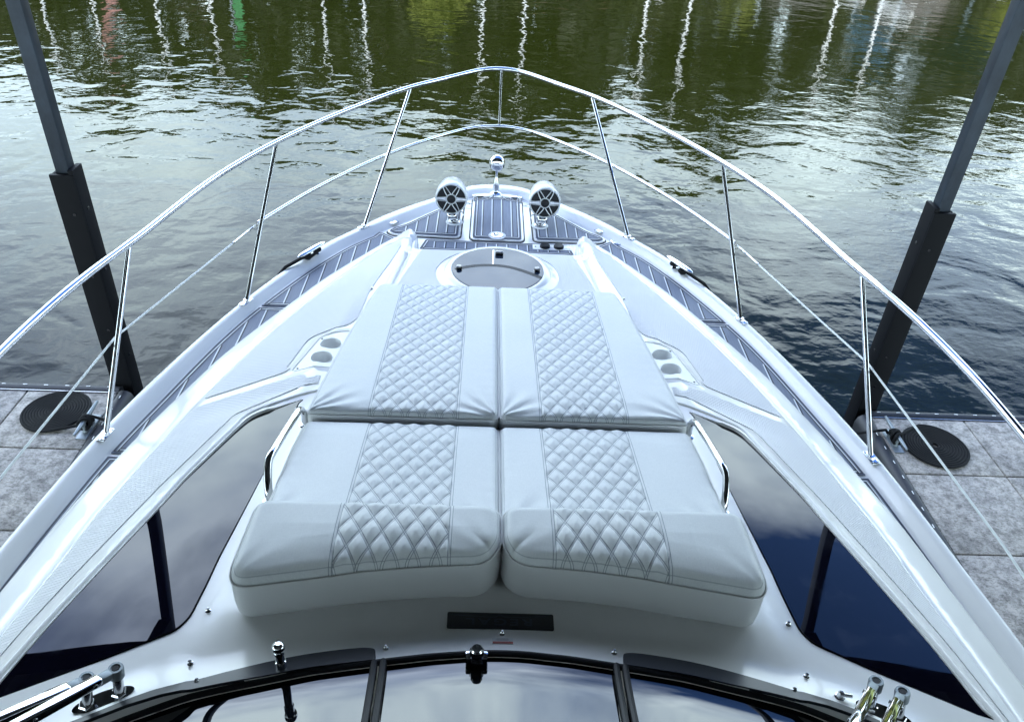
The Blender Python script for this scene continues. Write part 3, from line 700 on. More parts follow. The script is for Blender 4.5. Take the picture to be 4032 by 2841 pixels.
# small nozzle on the right
mb=MB(); nx_,ny_=.979,1.262; nz=cz(nx_,ny_); mb.lathe((nx_,ny_,nz),(0,0,1),[(.016,0),(.016,.004),(.011,.006),(.011,.018),(.007,.026),(0,.027)],6); mb.tube([(nx_,ny_,nz+.016),(nx_+.03,ny_-.006,nz+.018)],.006,8); mb.make('washer_nozzle',DSTEEL,Y)
# ---- wipers: two parallel square arms each side on stub pedestals
def wiper(bases,heads,ends,label):
    bx=[Vector((b[0],b[1],cz(b[0],b[1])+.002)) for b in bases]
    mb=MB(); c=(bx[0]+bx[1])/2; L_=(bx[0]-bx[1]).length+.075; ang=math.atan2(bx[0].y-bx[1].y,bx[0].x-bx[1].x); rot=Matrix.Rotation(ang,3,'Z')
    V=[];n=36
    for zz_ in (0,.005):
        for i in range(n):
            a=2*math.pi*i/n; V.append(c+rot@Vector((L_/2*math.cos(a),.026*math.sin(a),zz_)))
    mb.add(V,[tuple(range(n))[::-1],tuple(range(n,2*n))]+[(i,(i+1)%n,n+(i+1)%n,n+i) for i in range(n)])
    root=mb.make('wiper',STEEL,Y,angle=30); root['label']=label
    for b,h,e in zip(bx,heads,ends):
        h=Vector(h); e=Vector(e); up_=(h-b).normalized(); l=(h-b).length
        mb=MB(); mb.lathe(b,(0,0,1),[(.0205,.003),(.0205,.014),(.017,.018)],6); mb.lathe(b,up_,[(.0135,.01),(.0135,l*.62),(.0125,l*.64),(.0125,l-.02)],18,1); mb.make('wiper_pedestal',[STEEL,DSTEEL],root,angle=30)
        d=(e-h); dl=d.length; d.normalize(); side=d.cross(Vector((0,0,1))).normalized(); upv=side.cross(d); rot=Matrix((d,side,upv)).transposed()
        mb=MB()
        mb.lathe(h,up_,[(.0195,-.034),(.0205,-.006),(.0185,.0),(.0125,.0),(.0115,-.004),(0,-.004)],24,0)
        mb.lathe(h,up_,[(.010,-.004),(.010,-.002)],6,1)
        mb.box(h+d*.035+Vector((0,0,-.014)),(.036,.026,.024),0,rot,.004)
        mb.make('wiper_head',[GALV,BLK],root,angle=35)
        mb=MB(); a0=h+d*.045+Vector((0,0,-.012)); cc_=a0+d*(dl/2); mb.box(cc_,(dl,.030,.026),0,rot,.006)
        for t in (.02,.17): 
            q=a0+d*t-side*.0152; mb.lathe(q,-side,[(.006,0),(.006,.002),(.004,.003)],14,1)
            q=a0+d*t+side*.0152; mb.lathe(q,side,[(.006,0),(.006,.002),(.004,.003)],14,1)
        mb.make('wiper_arm',[STEEL,DSTEEL],root,angle=30)
zh_=2.335
wiper([(-1.043,1.232),(-1.115,1.196)],[(-1.034,1.243,zh_),(-1.098,1.214,zh_)],[(-1.40,.75,2.50),(-1.475,.80,2.50)],'pair of chrome wiper arms at the left end of the windscreen')
wiper([(1.052,1.228),(1.122,1.196)],[(1.046,1.247,zh_),(1.107,1.216,zh_)],[(.60,.74,2.52),(.68,.74,2.52)],'pair of chrome wiper arms at the right end of the windscreen')
# cabin roof and flybridge front under the viewer
mb=MB()
prf=[(1.45,.62,2.18),(1.42,.25,2.62),(1.36,.05,2.78),(1.35,-.2,2.82),(1.4,-5.0,2.84),(1.4,-5.0,1.5),(1.9,.3,1.75)]
V=[];F=[]
ys=[.42,.22,.05,-.2,-1.5,-5]; zs=[2.52,2.68,2.78,2.83,2.86,2.86]
for y,z in zip(ys,zs):
    for x,dz in ((-1.75,-1.0),(-1.62,-.30),(-1.45,-.06),(-1.1,0),(0,.03),(1.1,0),(1.45,-.06),(1.62,-.30),(1.75,-1.0)): V.append((x,y,z+dz))
for i in range(len(ys)-1):
    for j in range(8): F.append((i*9+j,i*9+j+1,(i+1)*9+j+1,(i+1)*9+j))
F.append(tuple(range((len(ys)-1)*9,len(ys)*9))); obj('cabin_roof',V,F,GEL,Y)

# ---- bow rail
off=.75
top_R=[(1.72,-1.2,2.50),(1.80,.6,2.52),(1.84,1.7,2.54),(1.85,2.1,2.545),(1.845,2.37,2.55),(1.83,2.60,2.55),(1.79,2.85,2.56),(1.75,3.08,2.56),(1.70,3.30,2.56),(1.56,4.02,2.57),(1.36,4.58,2.58),(1.05,5.23,2.58),(.67,5.82,2.59),(.42,6.09,2.592),(.12,6.40,2.60),(.05,6.435,2.60),(0,6.445,2.60)]
trc=[(-x,y,z) for x,y,z in top_R]+[(x,y,z) for x,y,z in top_R[-2::-1]]
def relax(p,it):
    p=np.array(p,float)
    for _ in range(it): p[1:-1]=p[1:-1]*.5+(p[:-2]+p[2:])*.25
    return [tuple(q) for q in p]
mb=MB(); mb.tube(relax(catmull(trc,.05),10),.0160,14); rail=mb.make('bow_rail',STEEL,Y,angle=60)
mid_R=[(1.46,4.335,2.165),(1.245,4.78,2.185),(1.015,5.19,2.192),(.77,5.56,2.198),(.50,5.88,2.202),(.22,6.165,2.206),(.09,6.25,2.209),(0,6.27,2.21)]
mb=MB(); mb.tube(relax(catmull([(-x,y,z) for x,y,z in mid_R]+[(x,y,z) for x,y,z in mid_R[-2::-1]],.05),25),.0115,12); mb.make('mid_rail',STEEL,rail,angle=60)
def stan(a,b,name='stanchion',plate=True,yaw_=0):
    mb=MB(); mb.tube([a,b],.0125,14); st_=mb.make(name,STEEL,rail,angle=60)
    if plate:
        x,y,z=a; rot=Matrix.Rotation(yaw_,3,'Z'); mb=MB(); mb.box((x,y,zA(y)+.003),(.042,.092,.006),0,rot,.004); mb.lathe((x,y,zA(y)+.006),(0,0,1),[(.020,0),(.0165,.010),(.0150,.012)],20)
        for i,j in ((-1,-1),(1,-1),(-1,1),(1,1)):
            p=Vector((x,y,zA(y)+.006))+rot@Vector((i*.013,j*.036,0)); mb.lathe(p,(0,0,1),[(.0055,0),(.0050,.003),(.0,.0035)],10,1)
        mb.make('base_plate',[STEEL,DSTEEL],st_,angle=35)
for s in (1,-1):
    for bx,by,txx,ty,tz,an_ in ((1.815,2.78,1.715,3.24,2.56,-8),(1.485,3.985,1.36,4.585,2.575,-22),(.94,5.035,.672,5.81,2.588,-42),(2.0,1.2,1.83,1.72,2.54,-4)):
        bx-=.0; ang=R(-an_)*s
        if by==1.2: stan((s*2.02,.6,zA(.6)),(s*1.79,.35,2.52),yaw_=0); continue
        stan((s*bx,by,zA(by)-.004),(s*txx,ty,tz-.012),yaw_=ang)
mb=MB(); mb.tube([(0,6.27,2.21),(0,6.445,2.59)],.0095,10); mb.make('stanchion',STEEL,rail,angle=60)
# lifelines with turnbuckles
for s in (1,-1):
    p0=Vector((s*1.475,4.33,2.15)); p1=Vector((s*1.78,3.03,2.165)); p2=Vector((s*1.84,1.9,2.17)); p3=Vector((s*1.80,.4,2.17))
    p1=Vector((s*1.795,3.06,2.165))
    mb=MB(); mb.tube([p0,p1,p2,p3],.0050,8); wr=mb.make('lifeline',WIRE,Y); d=(p1-p0).normalized()
    wr['label']='white lifeline wire along the %s side'%('right' if s>0 else 'left')
    mb=MB(); mb.tube([p0+d*.035,p0+d*.06],.006,8); mb.tube([p0+d*.07,p0+d*.25],[.0055,.0065,][:1]*1 if 0 else .0062,10); mb.tube([p0+d*.062,p0+d*.074],.0085,8,1); mb.tube([p0+d*.25,p0+d*.262],.0085,8,1)
    mb.tube([p0+Vector((0,0,-.012))+Vector((.013*math.cos(a),0,.013*math.sin(a))) for a in np.linspace(0,6.28,14,endpoint=False)],.002,6,0,closed=True); mb.make('turnbuckle',[STEEL,DSTEEL],wr)
# ---- cleats (bar on two posts)
cleats=[]
for s in (1,-1):
    c=Vector((s*1.214,4.585,1.872)); d=Vector((s*(-.130),.236,0)).normalized()
    d=Vector((-s*.47,.885,0)).normalized(); side=Vector((d.y,-d.x,0))
    mb=MB(); n=14; tt_=[float(t) for t in np.linspace(-1,1,n)]; pts=[c+d*(.135*t) for t in tt_]; rr=[max(.003,.0205*(1-abs(t)**3.2)**.5) for t in tt_]
    mb.tube(pts,rr,16,0,ell=(1.15,.62)); cl=mb.make('deck_cleat',STEEL,Y,angle=60)
    for t in (-.045,.045):
        p=c+d*t; mb=MB(); mb.lathe((p.x,p.y,zA(p.y)-.003),(0,0,1),[(.021,0),(.021,.004),(.012,.012),(.011,.05)],18); mb.make('cleat_post',STEEL,cl)
    cleats.append((c,d))
# ---- tower speakers on the locker lids
def speaker(s,label):
    X0=s*.335; c=Vector((X0,5.20,1.998)); ax=Vector((0,-1,.05)).normalized()   # faces aft
    Rr=.112
    mb=MB(); prof=[(Rr*.94,0.0),(Rr,-.012),(Rr*1.03,-.03),(Rr*1.03,-.06),(Rr*1.0,-.10),(Rr*.95,-.15),(Rr*.86,-.20),(Rr*.70,-.245),(Rr*.48,-.275),(Rr*.22,-.288),(0,-.290)]
    mb.lathe(c,ax,prof,48); body=mb.make('speaker',GEL,Y,angle=50); body['label']=label
    mb=MB(); mb.lathe(c,ax,[(Rr*.93,.002),(Rr*.90,-.012),(Rr*.86,-.02),(Rr*.80,-.022),(Rr*.30,-.040),(Rr*.28,-.030),(0,-.026)],48); mb.make('speaker_cone',BLK,body)
    SIL=mat('silver_grille',(.55,.57,.60),.35,.5)
    u=ax.orthogonal().normalized(); u=Vector((1,0,0)); v=ax.cross(u).normalized(); q=lambda r,a,h:c+ax*h+float(r)*(math.cos(a)*u+math.sin(a)*v)
    mb=MB()
    ring=[q(Rr*.955,a,.004) for a in np.linspace(0,2*math.pi,56,endpoint=False)]; mb.tube(ring,.0062,8,0,closed=True)
    ring=[q(Rr*.31,a,.008) for a in np.linspace(0,2*math.pi,40,endpoint=False)]; mb.tube(ring,.0045,8,0,closed=True)
    for k in range(6):
        a=k*math.pi/3
        for da in (-1,1):
            mb.tube([q(Rr*.33,a+da*.42,.008),q(Rr*.6,a+da*.20,.010),q(Rr*.93,a+da*.085,.005)],.0036,6,0)
        if k in (0,3): mb.add([q(Rr*.33,a-.36,.006),q(Rr*.33,a+.36,.006),q(Rr*.93,a+.08,.004),q(Rr*.93,a-.08,.004)],[(0,1,2,3)],1)
        mb.lathe(q(Rr*.95,a,.006),ax,[(.008,0),(.007,.006),(.004,.006)],10,1)
    mb.lathe(c+ax*.004,ax,[(Rr*.29,0),(Rr*.25,.006),(Rr*.1,.010),(0,.0105)],30,2)
    mb.make('speaker_grille',[SIL,DSTEEL,BLK],body,angle=50)
    mb=MB(); mb.lathe((X0,5.34,zd(5.34)+.018),(0,0,1),[(.046,0),(.046,.004),(.040,.018),(.028,.032),(.018,.040),(.016,.115)],28); mb.tube([(X0-s*.03,5.33,zd(5.3)+.05),(X0-s*.075,5.33,zd(5.3)+.05),(X0-s*.085,5.33,zd(5.3)+.02)],.005,8); mb.make('speaker_mount',STEEL,body,angle=45)
speaker(1,'white bullet speaker on the right of the bow'); speaker(-1,'white bullet speaker on the left of the bow')
# ---- spotlight
c=Vector((-.012,5.77,2.062)); mb=MB(); ax=Vector((0,-1,.12)).normalized()
mb.lathe(c,ax,[(.030,.050),(.047,.042),(.058,.026),(.062,.004),(.062,-.012),(.059,-.03),(.052,-.052),(.044,-.064),(0,-.066)],40); spl=mb.make('spotlight',STEEL,Y,angle=60)
mb=MB(); mb.lathe((-.012,5.77,zd(5.77)+.012),(0,0,1),[(.046,0),(.046,.006),(.030,.014),(.022,.030),(.029,.070),(.026,.095),(.014,.130),(.010,.148),(.010,.19),(.0135,.195),(.0135,.21)],30); mb.make('spotlight_stem',STEEL,spl,angle=60)
mb=MB(); mb.lathe(c-ax*.066,-ax,[(.043,0),(.043,.004),(0,.006)],30); mb.make('spotlight_lens',HGL,spl)

# ------------------------------------------------------------------ sun pad cushions
def cushion(name,label,s,xo,yf,yr,ztop,zbot,er,radii,quilt,res=.0044,wrinkle=1.0,seed=0,rear_drop=0,backroll=0):
    """xo(v): outer x; yf,yr: functions of x for front and rear edge; radii: (front-inner, front-outer, rear-outer, rear-inner)"""
    rng=np.random.RandomState(seed)
    x0=.0045; nu=int((.78)/res); nv=int((yf(.4)-yr(.4))/res)
    u=np.linspace(0,1,nu+1); v=np.linspace(0,1,nv+1); U,Vv=np.meshgrid(u,v)   # v=0 front
    XO=xo(Vv); X=x0+(XO-x0)*U; YF=yf(X); YR=yr(X); Yy=YF+(YR-YF)*Vv
    W=XO-x0; H=YF-YR
    dl=U*W; dr=(1-U)*W; df=Vv*H; db=(1-Vv)*H
    d=np.minimum(np.minimum(dl,dr),np.minimum(df,db))
    def corner(a,b,r,sx,sy):
        nonlocal X,Yy,d
        m=(a<r)&(b<r); pa=r-a; pb=r-b; mm=np.maximum(pa,pb); ln=np.hypot(pa,pb)+1e-9; k=mm/ln
        X=np.where(m,X+sx*(pa-pa*k),X); Yy=np.where(m,Yy+sy*(pb-pb*k),Yy); d=np.where(m,np.minimum(d,np.maximum(r-mm,0)),d)
    corner(dl,df,radii[0],1,-1); corner(dr,df,radii[1],-1,-1); corner(dr,db,radii[2],-1,1); corner(dl,db,radii[3],1,1)
    Z=ztop(Yy)
    # soft edge roll
    q=np.clip(d/er,0,1); Z=Z-er*.9*(1-np.sqrt(np.maximum(0,1-(1-q)**2)))
    if backroll: 
        qb=np.clip(db/backroll,0,1); Z=Z-backroll*.17*(1-qb)**2
    crown=.010*np.minimum(1,(np.minimum(dl,dr)/.2))*np.minimum(1,np.minimum(df,db)/.12); Z=Z+crown
    # quilted band
    qa,qb_=quilt; cw=(qb_-qa)/5.0; cl=.117; S=(X-qa)/cw; Tt=(Yy-yr(.35))/cl+.12
    a=S+Tt; b=S-Tt
    fa=np.abs(a-np.round(a)); fb=np.abs(b-np.round(b)); inb=(X>qa)&(X<qb_)
    pil=np.power(np.clip((fa-.05)*2.2,0,1),.5)*np.power(np.clip((fb-.05)*2.2,0,1),.5)
    fade=np.clip(d/.02,0,1)
    Z=Z+np.where(inb,(.0092*pil-.0025)*fade,0)
    groove=lambda f,w_:np.exp(-(f/w_)**2)
    st=np.maximum(groove(np.abs(fa-.055),.020),groove(np.abs(fb-.055),.020))*inb
    se=np.minimum(np.abs(X-qa),np.abs(X-qb_)); se2=np.minimum(np.abs(X-qa+.009),np.abs(X-qb_-.009))
    st=np.maximum(st,groove(se,.0022)); st=np.maximum(st,.8*groove(se2,.0020)); st2=groove(np.abs(d-.012),.0022)*(d<.02); st=np.maximum(st,st2*.55)
    Z=Z-.0030*groove(se,.006)
    # puckers near the seams and long soft wrinkles
    def vn(x,y,sc,sd):
        r_=np.random.RandomState(sd); o=np.zeros_like(x)
        for k in range(5):
            a1=r_.uniform(0,6.28); f1=sc*r_.uniform(.6,1.5); o+=np.sin(f1*(x*math.cos(a1)+y*math.sin(a1))+r_.uniform(0,6.28)+1.3*np.sin(f1*.4*(x*math.sin(a1)-y*math.cos(a1))+k))
        return o/5
    pk=np.sin(Yy*95+2.0*vn(X,Yy,14,seed+3))*np.exp(-(np.minimum(dl,dr)/.045))*np.clip(d/.012,0,1)
    pk2=np.sin(X*110+2.0*vn(X,Yy,14,seed+9))*np.exp(-(db/.04))*np.clip(d/.012,0,1)
    Z=Z+wrinkle*(.0010*pk*(vn(X,Yy,6,seed+5)>-.1)+.0011*pk2*(vn(X,Yy,7,seed+6)>-.05))
    # radiating drag folds from the rear corners of the pad
    for (cx,cy,amp,sg) in ((x0,float(yr(np.array(.02))),.0042,1),(float(xo(np.array(1.0))),float(yr(np.array(.75))),.0036,-1)):
        rx=X-cx; ry=Yy-cy; rr_=np.hypot(rx,ry)+1e-6; th=np.arctan2(ry,rx*sg)
        Z=Z+wrinkle*amp*np.sin(th*13+3*vn(X,Yy,5,seed+11)+sg)*np.exp(-((rr_-.12)/.11)**2)*np.where(inb,.15,1)*np.clip(d/.015,0,1)
    Z=Z+np.where(inb,0,1)*.0022*vn(X,Yy,11,seed+21)*np.clip(d/.05,0,1)*wrinkle
    Xa=X; X=X*s
    Vt=np.stack([X,Yy,Z],-1).reshape(-1,3); W_=nu+1; F=[]
    idx=np.arange((nu+1)*(nv+1)).reshape(nv+1,nu+1)
    Fq=np.stack([idx[:-1,:-1],idx[:-1,1:],idx[1:,1:],idx[1:,:-1]],-1).reshape(-1,4)
    if s>0: Fq=Fq[:,::-1]
    cyc=np.concatenate([idx[0,:],idx[1:,-1],idx[-1,-2::-1],idx[-2:0:-1,0]]); per=Vt[cyc]
    root=empty(name,(s*.4,float((yf(.4)+yr(.4))/2),float(zbot(yr(.4)))),label,'cushion','quilted sun pad cushions')
    me=bpy.data.meshes.new('top_panel'); me.from_pydata(Vt.tolist(),[],Fq.tolist()); me.materials.append(CUSH)
    for an_,av in (('quilt_s',S),('quilt_t',Tt),('edge_d',d),('band_x',np.maximum(qa-Xa,Xa-qb_))):
        at=me.attributes.new(an_,'FLOAT','POINT'); at.data.foreach_set('value',av.reshape(-1).astype(np.float32))
    me.polygons.foreach_set('use_smooth',[True]*len(me.polygons)); me.update()
    o=bpy.data.objects.new('top_panel',me); COL.objects.link(o); o.parent=root; o.matrix_parent_inverse=Matrix.Translation(-root.location)
    # side band
    per=per[::2]; k=len(per); cen=per.mean(0); rows=[]
    nrm=[]
    for i in range(k):
        t=per[(i+1)%k]-per[i-1]; nn=np.array([t[1],-t[0],0]); nn/=np.linalg.norm(nn)+1e-9
        if np.dot(nn[:2],per[i][:2]-cen[:2])<0: nn=-nn
        nrm.append(nn)
    nrm=np.array(nrm); zb=np.array([zbot(p[1]) for p in per])
    for t,o_ in ((0,-.001),(.08,.003),(.3,.0055),(.6,.006),(.88,.002),(1,-.006)):
        r_=per+nrm*o_; r_[:,2]=per[:,2]*(1-t)+zb*t+.0; rows.append(r_)
    V=np.concatenate(rows); F=[(i*k+j,i*k+(j+1)%k,(i+1)*k+(j+1)%k,(i+1)*k+j) for i in range(len(rows)-1) for j in range(k)]
    o=obj('side_band',V,F,VIN,root,angle=80)
    mb=MB(); mb.tube([tuple(p+n_*.0035) for p,n_ in zip(per[::2],nrm[::2])],.0042,6,0,closed=True); mb.make('piping',VIN,root,angle=80)
    return root
zF=lambda y:2.030+(3.8-y)*.13
zM=lambda y:2.178+(2.4-y)*.165
zB=lambda y:2.397-0*y
zbase=lambda y:float(coach_base(np.array([.3]),np.array([y]))[0])-.006
xoF=lambda v:np.interp(v,[0,.2,.45,.7,1],[.685,.722,.752,.778,.802])
xoM=lambda v:np.interp(v,[0,.3,1],[.806,.815,.812])
xoB=lambda v:np.interp(v,[0,1],[.80,.812])
names=[('right','right',1),('left','left',-1)]
for sn,_,s in names:
    sd=3 if s>0 else 17
    cushion('sun_pad_cushion','%s front sun pad cushion, longest of its side, next to the round deck hatch'%sn,s,xoF,lambda x:3.955-.02*x,lambda x:2.535+0*x,zF,zbase,.030,(.02,.045,.02,.035),(.180,.540),wrinkle=1.0,seed=sd)
    cushion('sun_pad_cushion','%s middle sun pad cushion between the front pad and the thick headrest'%sn,s,xoM,lambda x:2.515+0*x,lambda x:1.80+0*x,zM,zbase,.030,(.03,.03,.02,.02),(.178,.530),wrinkle=1.0,seed=sd+40)
    cushion('sun_pad_cushion','%s thick headrest cushion nearest the windscreen, with curved rear edge'%sn,s,xoB,lambda x:1.830+0*x,lambda x:np.interp(x,[0,.167,.3,.43,.6,.75,.82],[1.612,1.603,1.59,1.571,1.536,1.508,1.50]),zB,lambda y:zbase(y)+.003,.036,(.05,.045,.055,.095),(.168,.514),wrinkle=.2,seed=sd+80,backroll=.10)

# ------------------------------------------------------------------ docks
def dock(s,label,xs,inner):
    t=empty('floating_dock',(s*3.5,2,.0),label,'dock','floating docks either side of the boat'); yj=[4.68,4.05,3.31,2.57,1.83,1.09,.35,-.39,-1.13]
    for i in range(len(yj)-1):
        for j in range(len(xs)-1):
            a,b=xs[j],xs[j+1]; y1,y0=yj[i],yj[i+1]; g=.006
            mb=MB(); mb.box((s*(a+b)/2,(y0+y1)/2,.52),((b-a)-2*g,(y1-y0)-2*g,.06),0,None,.006); mb.make('paver',PAV,t,angle=30)
    mb=MB(); x1=xs[-1]; mb.box((s*(inner+x1)/2,(4.68-1.13)/2,.30),(x1-inner-.01,5.79,.36),0); mb.make('dock_frame',WOOD,t,smooth=False)
    def fender(name,pa,pb,nrm):
        pa=Vector(pa);pb=Vector(pb);nrm=Vector(nrm); prof=[(0,-.005),(.0,.012),(.02,.022),(.055,.018),(.085,-.005),(.10,-.05),(.095,-.14),(0,-.15)]
        V=[p+nrm*a+Vector((0,0,z)) for p in (pa,pb) for a,z in prof]; k=len(prof); F=[(i,(i+1)%k,k+(i+1)%k,k+i) for i in range(k)]+[tuple(range(k)),tuple(range(k,2*k))]
        f_=obj(name,V,F,RUB,t,angle=50); L_=(pb-pa).length; d=(pb-pa).normalized(); nn=int(L_/.155)
        for i in range(nn):
            c=pa+d*(.08+i*.155)+nrm*.036+Vector((0,0,.0225)); mb=MB(); mb.box(c,(.030,.006,.002),0,Matrix.Rotation(math.atan2(d.y,d.x),3,'Z')); mb.make('fender_slot',WCAP,f_,smooth=False)
        return f_
    fender('edge_fender',(s*xs[0],4.69,.55),(s*xs[-1],4.69,.55),(0,1,0))
    fender('edge_fender',(s*(inner-.004),4.69,.55),(s*(inner-.004),-1.1,.55),(-s,0,0))
    mb=MB(); mb.box((s*(inner+xs[-1])/2,4.684,.545),(xs[-1]-inner,.010,.024),0); mb.make('metal_trim',DSTEEL,t,smooth=False)
    return t
dR=dock(1,'paved floating dock on the right with weathered grey square pavers',[2.975,3.722,4.47,5.22,5.97],2.97)
dL=dock(-1,'paved floating dock on the left with weathered grey square pavers',[2.80,3.465,4.21,4.96,5.71],2.795)
def dock_cleat(x,y,t):
    mb=MB(); z=.552; mb.box((x,y,z+.004),(.075,.27,.008),0,None,.002)
    for dy in (-.05,.05): mb.lathe((x,y+dy,z+.008),(0,0,1),[(.022,0),(.016,.02),(.015,.07)],14)
    mb.tube([(x,y-.19,z+.085),(x,y-.1,z+.082),(x,y,z+.080),(x,y+.1,z+.082),(x,y+.19,z+.085)],[.009,.014,.016,.014,.009],12); mb.make('dock_cleat',GALV,t,angle=50)
dock_cleat(3.03,4.40,dR); dock_cleat(-2.845,4.28,dL)
def mooring(s,cx,cy,coil,turns,ro,label):
    z=.554; pts=[]
    # flat spiral
    kx,ky=coil; r=.011; n=turns*36
    start=R(102) if s>0 else R(-72)
    for i in range(n):
        a=start+i*2*math.pi/36; rad=.02+(ro-.02)*i/n; pts.append((kx+rad*math.cos(a),ky+rad*math.sin(a),z+r))
    ex=Vector(pts[-1]); pts+=[tuple(ex.lerp(Vector((cx,cy,z+.03)),t)) for t in (.3,.6,.85)]
    # hitch on the dock cleat
    for k in range(5):
        for a in np.linspace(0,2*math.pi,14,endpoint=False):
            yy=cy-.07+.03*k+.045*math.sin(a*.5+k); pts.append((cx+.034*math.cos(a)*(1 if k%2 else -1),yy,z+.062+.042*math.sin(a)))
    # run to the boat cleat, over the gunwale
    c,d=cleats[0 if s>0 else 1]; g=Vector((s*1.345,4.40,zA(4.3)+.012)); pts+=[(s*2.65,cy+.0,.60),(s*2.2,cy-.05,.42),(s*1.65,4.15,.75),(s*1.46,4.28,1.35),tuple(g+Vector((s*.04,-.025,-.04))),tuple(g),tuple(c-d*.09+Vector((0,0,-.022)))]
    for k in range(2):
        for a in np.linspace(0,2*math.pi,12,endpoint=False):
            pts.append(tuple(c+d*(.045*(1 if k else -1))+Vector((.024*math.cos(a),.024*math.sin(a),-.030+.010*k))))
    # thin repeats
    q=[pts[0]]
    for p in pts[1:]:
        if (Vector(p)-Vector(q[-1])).length>.004: q.append(p)
    mb=MB(); mb.tube(q,r,7); o=mb.make('mooring_line',ROPE,None,angle=80); tagtop(o,label,'rope','mooring lines coiled on the docks')
mooring(1,3.03,4.40,(3.325,4.345),11,.243,'black mooring rope in a flat spiral on the right dock, tied to its cleat')
mooring(-1,-2.845,4.28,(-3.135,4.435),11,.232,'black mooring rope in a flat spiral on the left dock, tied to its cleat')

# ------------------------------------------------------------------ boathouse piles and roof
ROOFZ=5.6
def pile(x,y,s,label,sleeve=True):
    t=empty('steel_pile',(x,y,0),label,'pile','steel piles holding the boathouse roof')
    mb=MB(); mb.box((x,y,(ROOFZ-2)/2),(.088,.088,ROOFZ+2),0,None,.006); mb.make('pile_post',PILE,t,angle=30)
    if sleeve:
        mb=MB(); zt=2.26; h=zt+1.5; xx=x-s*.035
        mb.box((x-s*.062,y-.004,zt-h/2),(.036,.135,h),0,None,.004); mb.box((x-s*.002,y-.068,zt-.03-h/2),(.150,.030,h),0,None,.004); mb.box((x+s*.055,y+.01,zt-.03-h/2),(.02,.12,h),0,None,.003)
        sl_=mb.make('pile_sleeve',SLV,t,angle=30)
        for z in (1.98,1.52,1.08,.80):
            mb=MB(); mb.lathe((x-s*.081,y-.01,z),(-s,0,0),[(.011,0),(.011,.003),(.006,.0035),(.006,-.004)],14); mb.lathe((x-s*.02,y-.083,z-.02),(0,-1,0),[(.010,0),(.010,.003),(.005,.0035)],14); mb.make('bolt',BLKG,sl_)
    return t
pile(-2.805,4.85,-1,'dark square steel pile rising from the left dock corner')
pile(2.985,4.85,1,'dark square steel pile rising from the right dock corner')
pile(-2.805,-1.6,-1,'dark steel pile at the rear left of the boathouse',False); pile(2.985,-1.6,1,'dark steel pile at the rear right of the boathouse',False)
rf=empty('boathouse_roof',(0,0,ROOFZ),'dark corrugated metal roof over the boat slip on steel beams','roof')
V=[];F=[];nr=0
xs=[];zs=[]; x=-15.5; per=.42
while x<15.6:
    for dx,dz in ((0,0),(.14,0),(.20,.10),(.34,.10)): xs.append(x+dx); zs.append(dz)
    x+=per
k=len(xs)
for y,dz in ((5.02,.0),(-2,-.25),(-7.5,-.45)):
    for th in (0,.006):
        V+=[(a,y,ROOFZ+.12+b+dz+th) for a,b in zip(xs,zs)]
for i in range(2):
    for j in range(k-1):
        a=i*2*k+j; F.append((a,a+1,a+2*k+1,a+2*k)); a+=k; F.append((a,a+2*k,a+2*k+1,a+1))
for j in range(k-1): F.append((j,j+k,j+k+1,j+1))
obj('roof_sheet',V,F,ROOF,rf,smooth=False,fix=False)
for yy in (4.85,2.4,0,-2.4,-5,-7.3):
    mb=MB(); mb.box((0,yy,ROOFZ-.05-(4.85-yy)*.035),(31,.09,.18),0); mb.make('roof_beam',SLV,rf,smooth=False)
for xx in (-15.3,-8.6,-2.805,2.985,8.8,15.3):
    mb=MB(); mb.box((xx,-1.3,ROOFZ-.36),(.12,12.2,.22),0); mb.make('roof_beam',SLV,rf,smooth=False)

# ------------------------------------------------------------------ water
WAT=mat('lake_water',(.0070,.0095,.0015),.0,ior=1.235)
t=WAT.node_tree; pb=P(WAT); pb.inputs['Roughness'].default_value=.02
tcw=t.nodes.new('ShaderNodeTexCoord')
def wn(scale,stretch,rot,detail=2,rough=.45,dist=.0):
    mp=t.nodes.new('ShaderNodeMapping'); mp.inputs['Scale'].default_value=stretch; mp.inputs['Rotation'].default_value=(0,0,rot); t.links.new(tcw.outputs['Object'],mp.inputs[0])
    n=t.nodes.new('ShaderNodeTexNoise'); n.inputs['Scale'].default_value=scale; n.inputs['Detail'].default_value=detail; n.inputs['Roughness'].default_value=rough; n.inputs['Distortion'].default_value=dist
    t.links.new(mp.outputs[0],n.inputs['Vector']); return n.outputs['Fac']
def M2(op,a,b): return mth(op,a,b,t)
sx=t.nodes.new('ShaderNodeSeparateXYZ'); t.links.new(tcw.outputs['Object'],sx.inputs[0])
big=wn(1.3,(1,1.15,1),R(12),2,.4,.6); mid=wn(5.2,(1,1.3,1),R(-14),2,.45,.4); fine=wn(9.5,(1,1.7,1),R(-8),2,.5,.2)
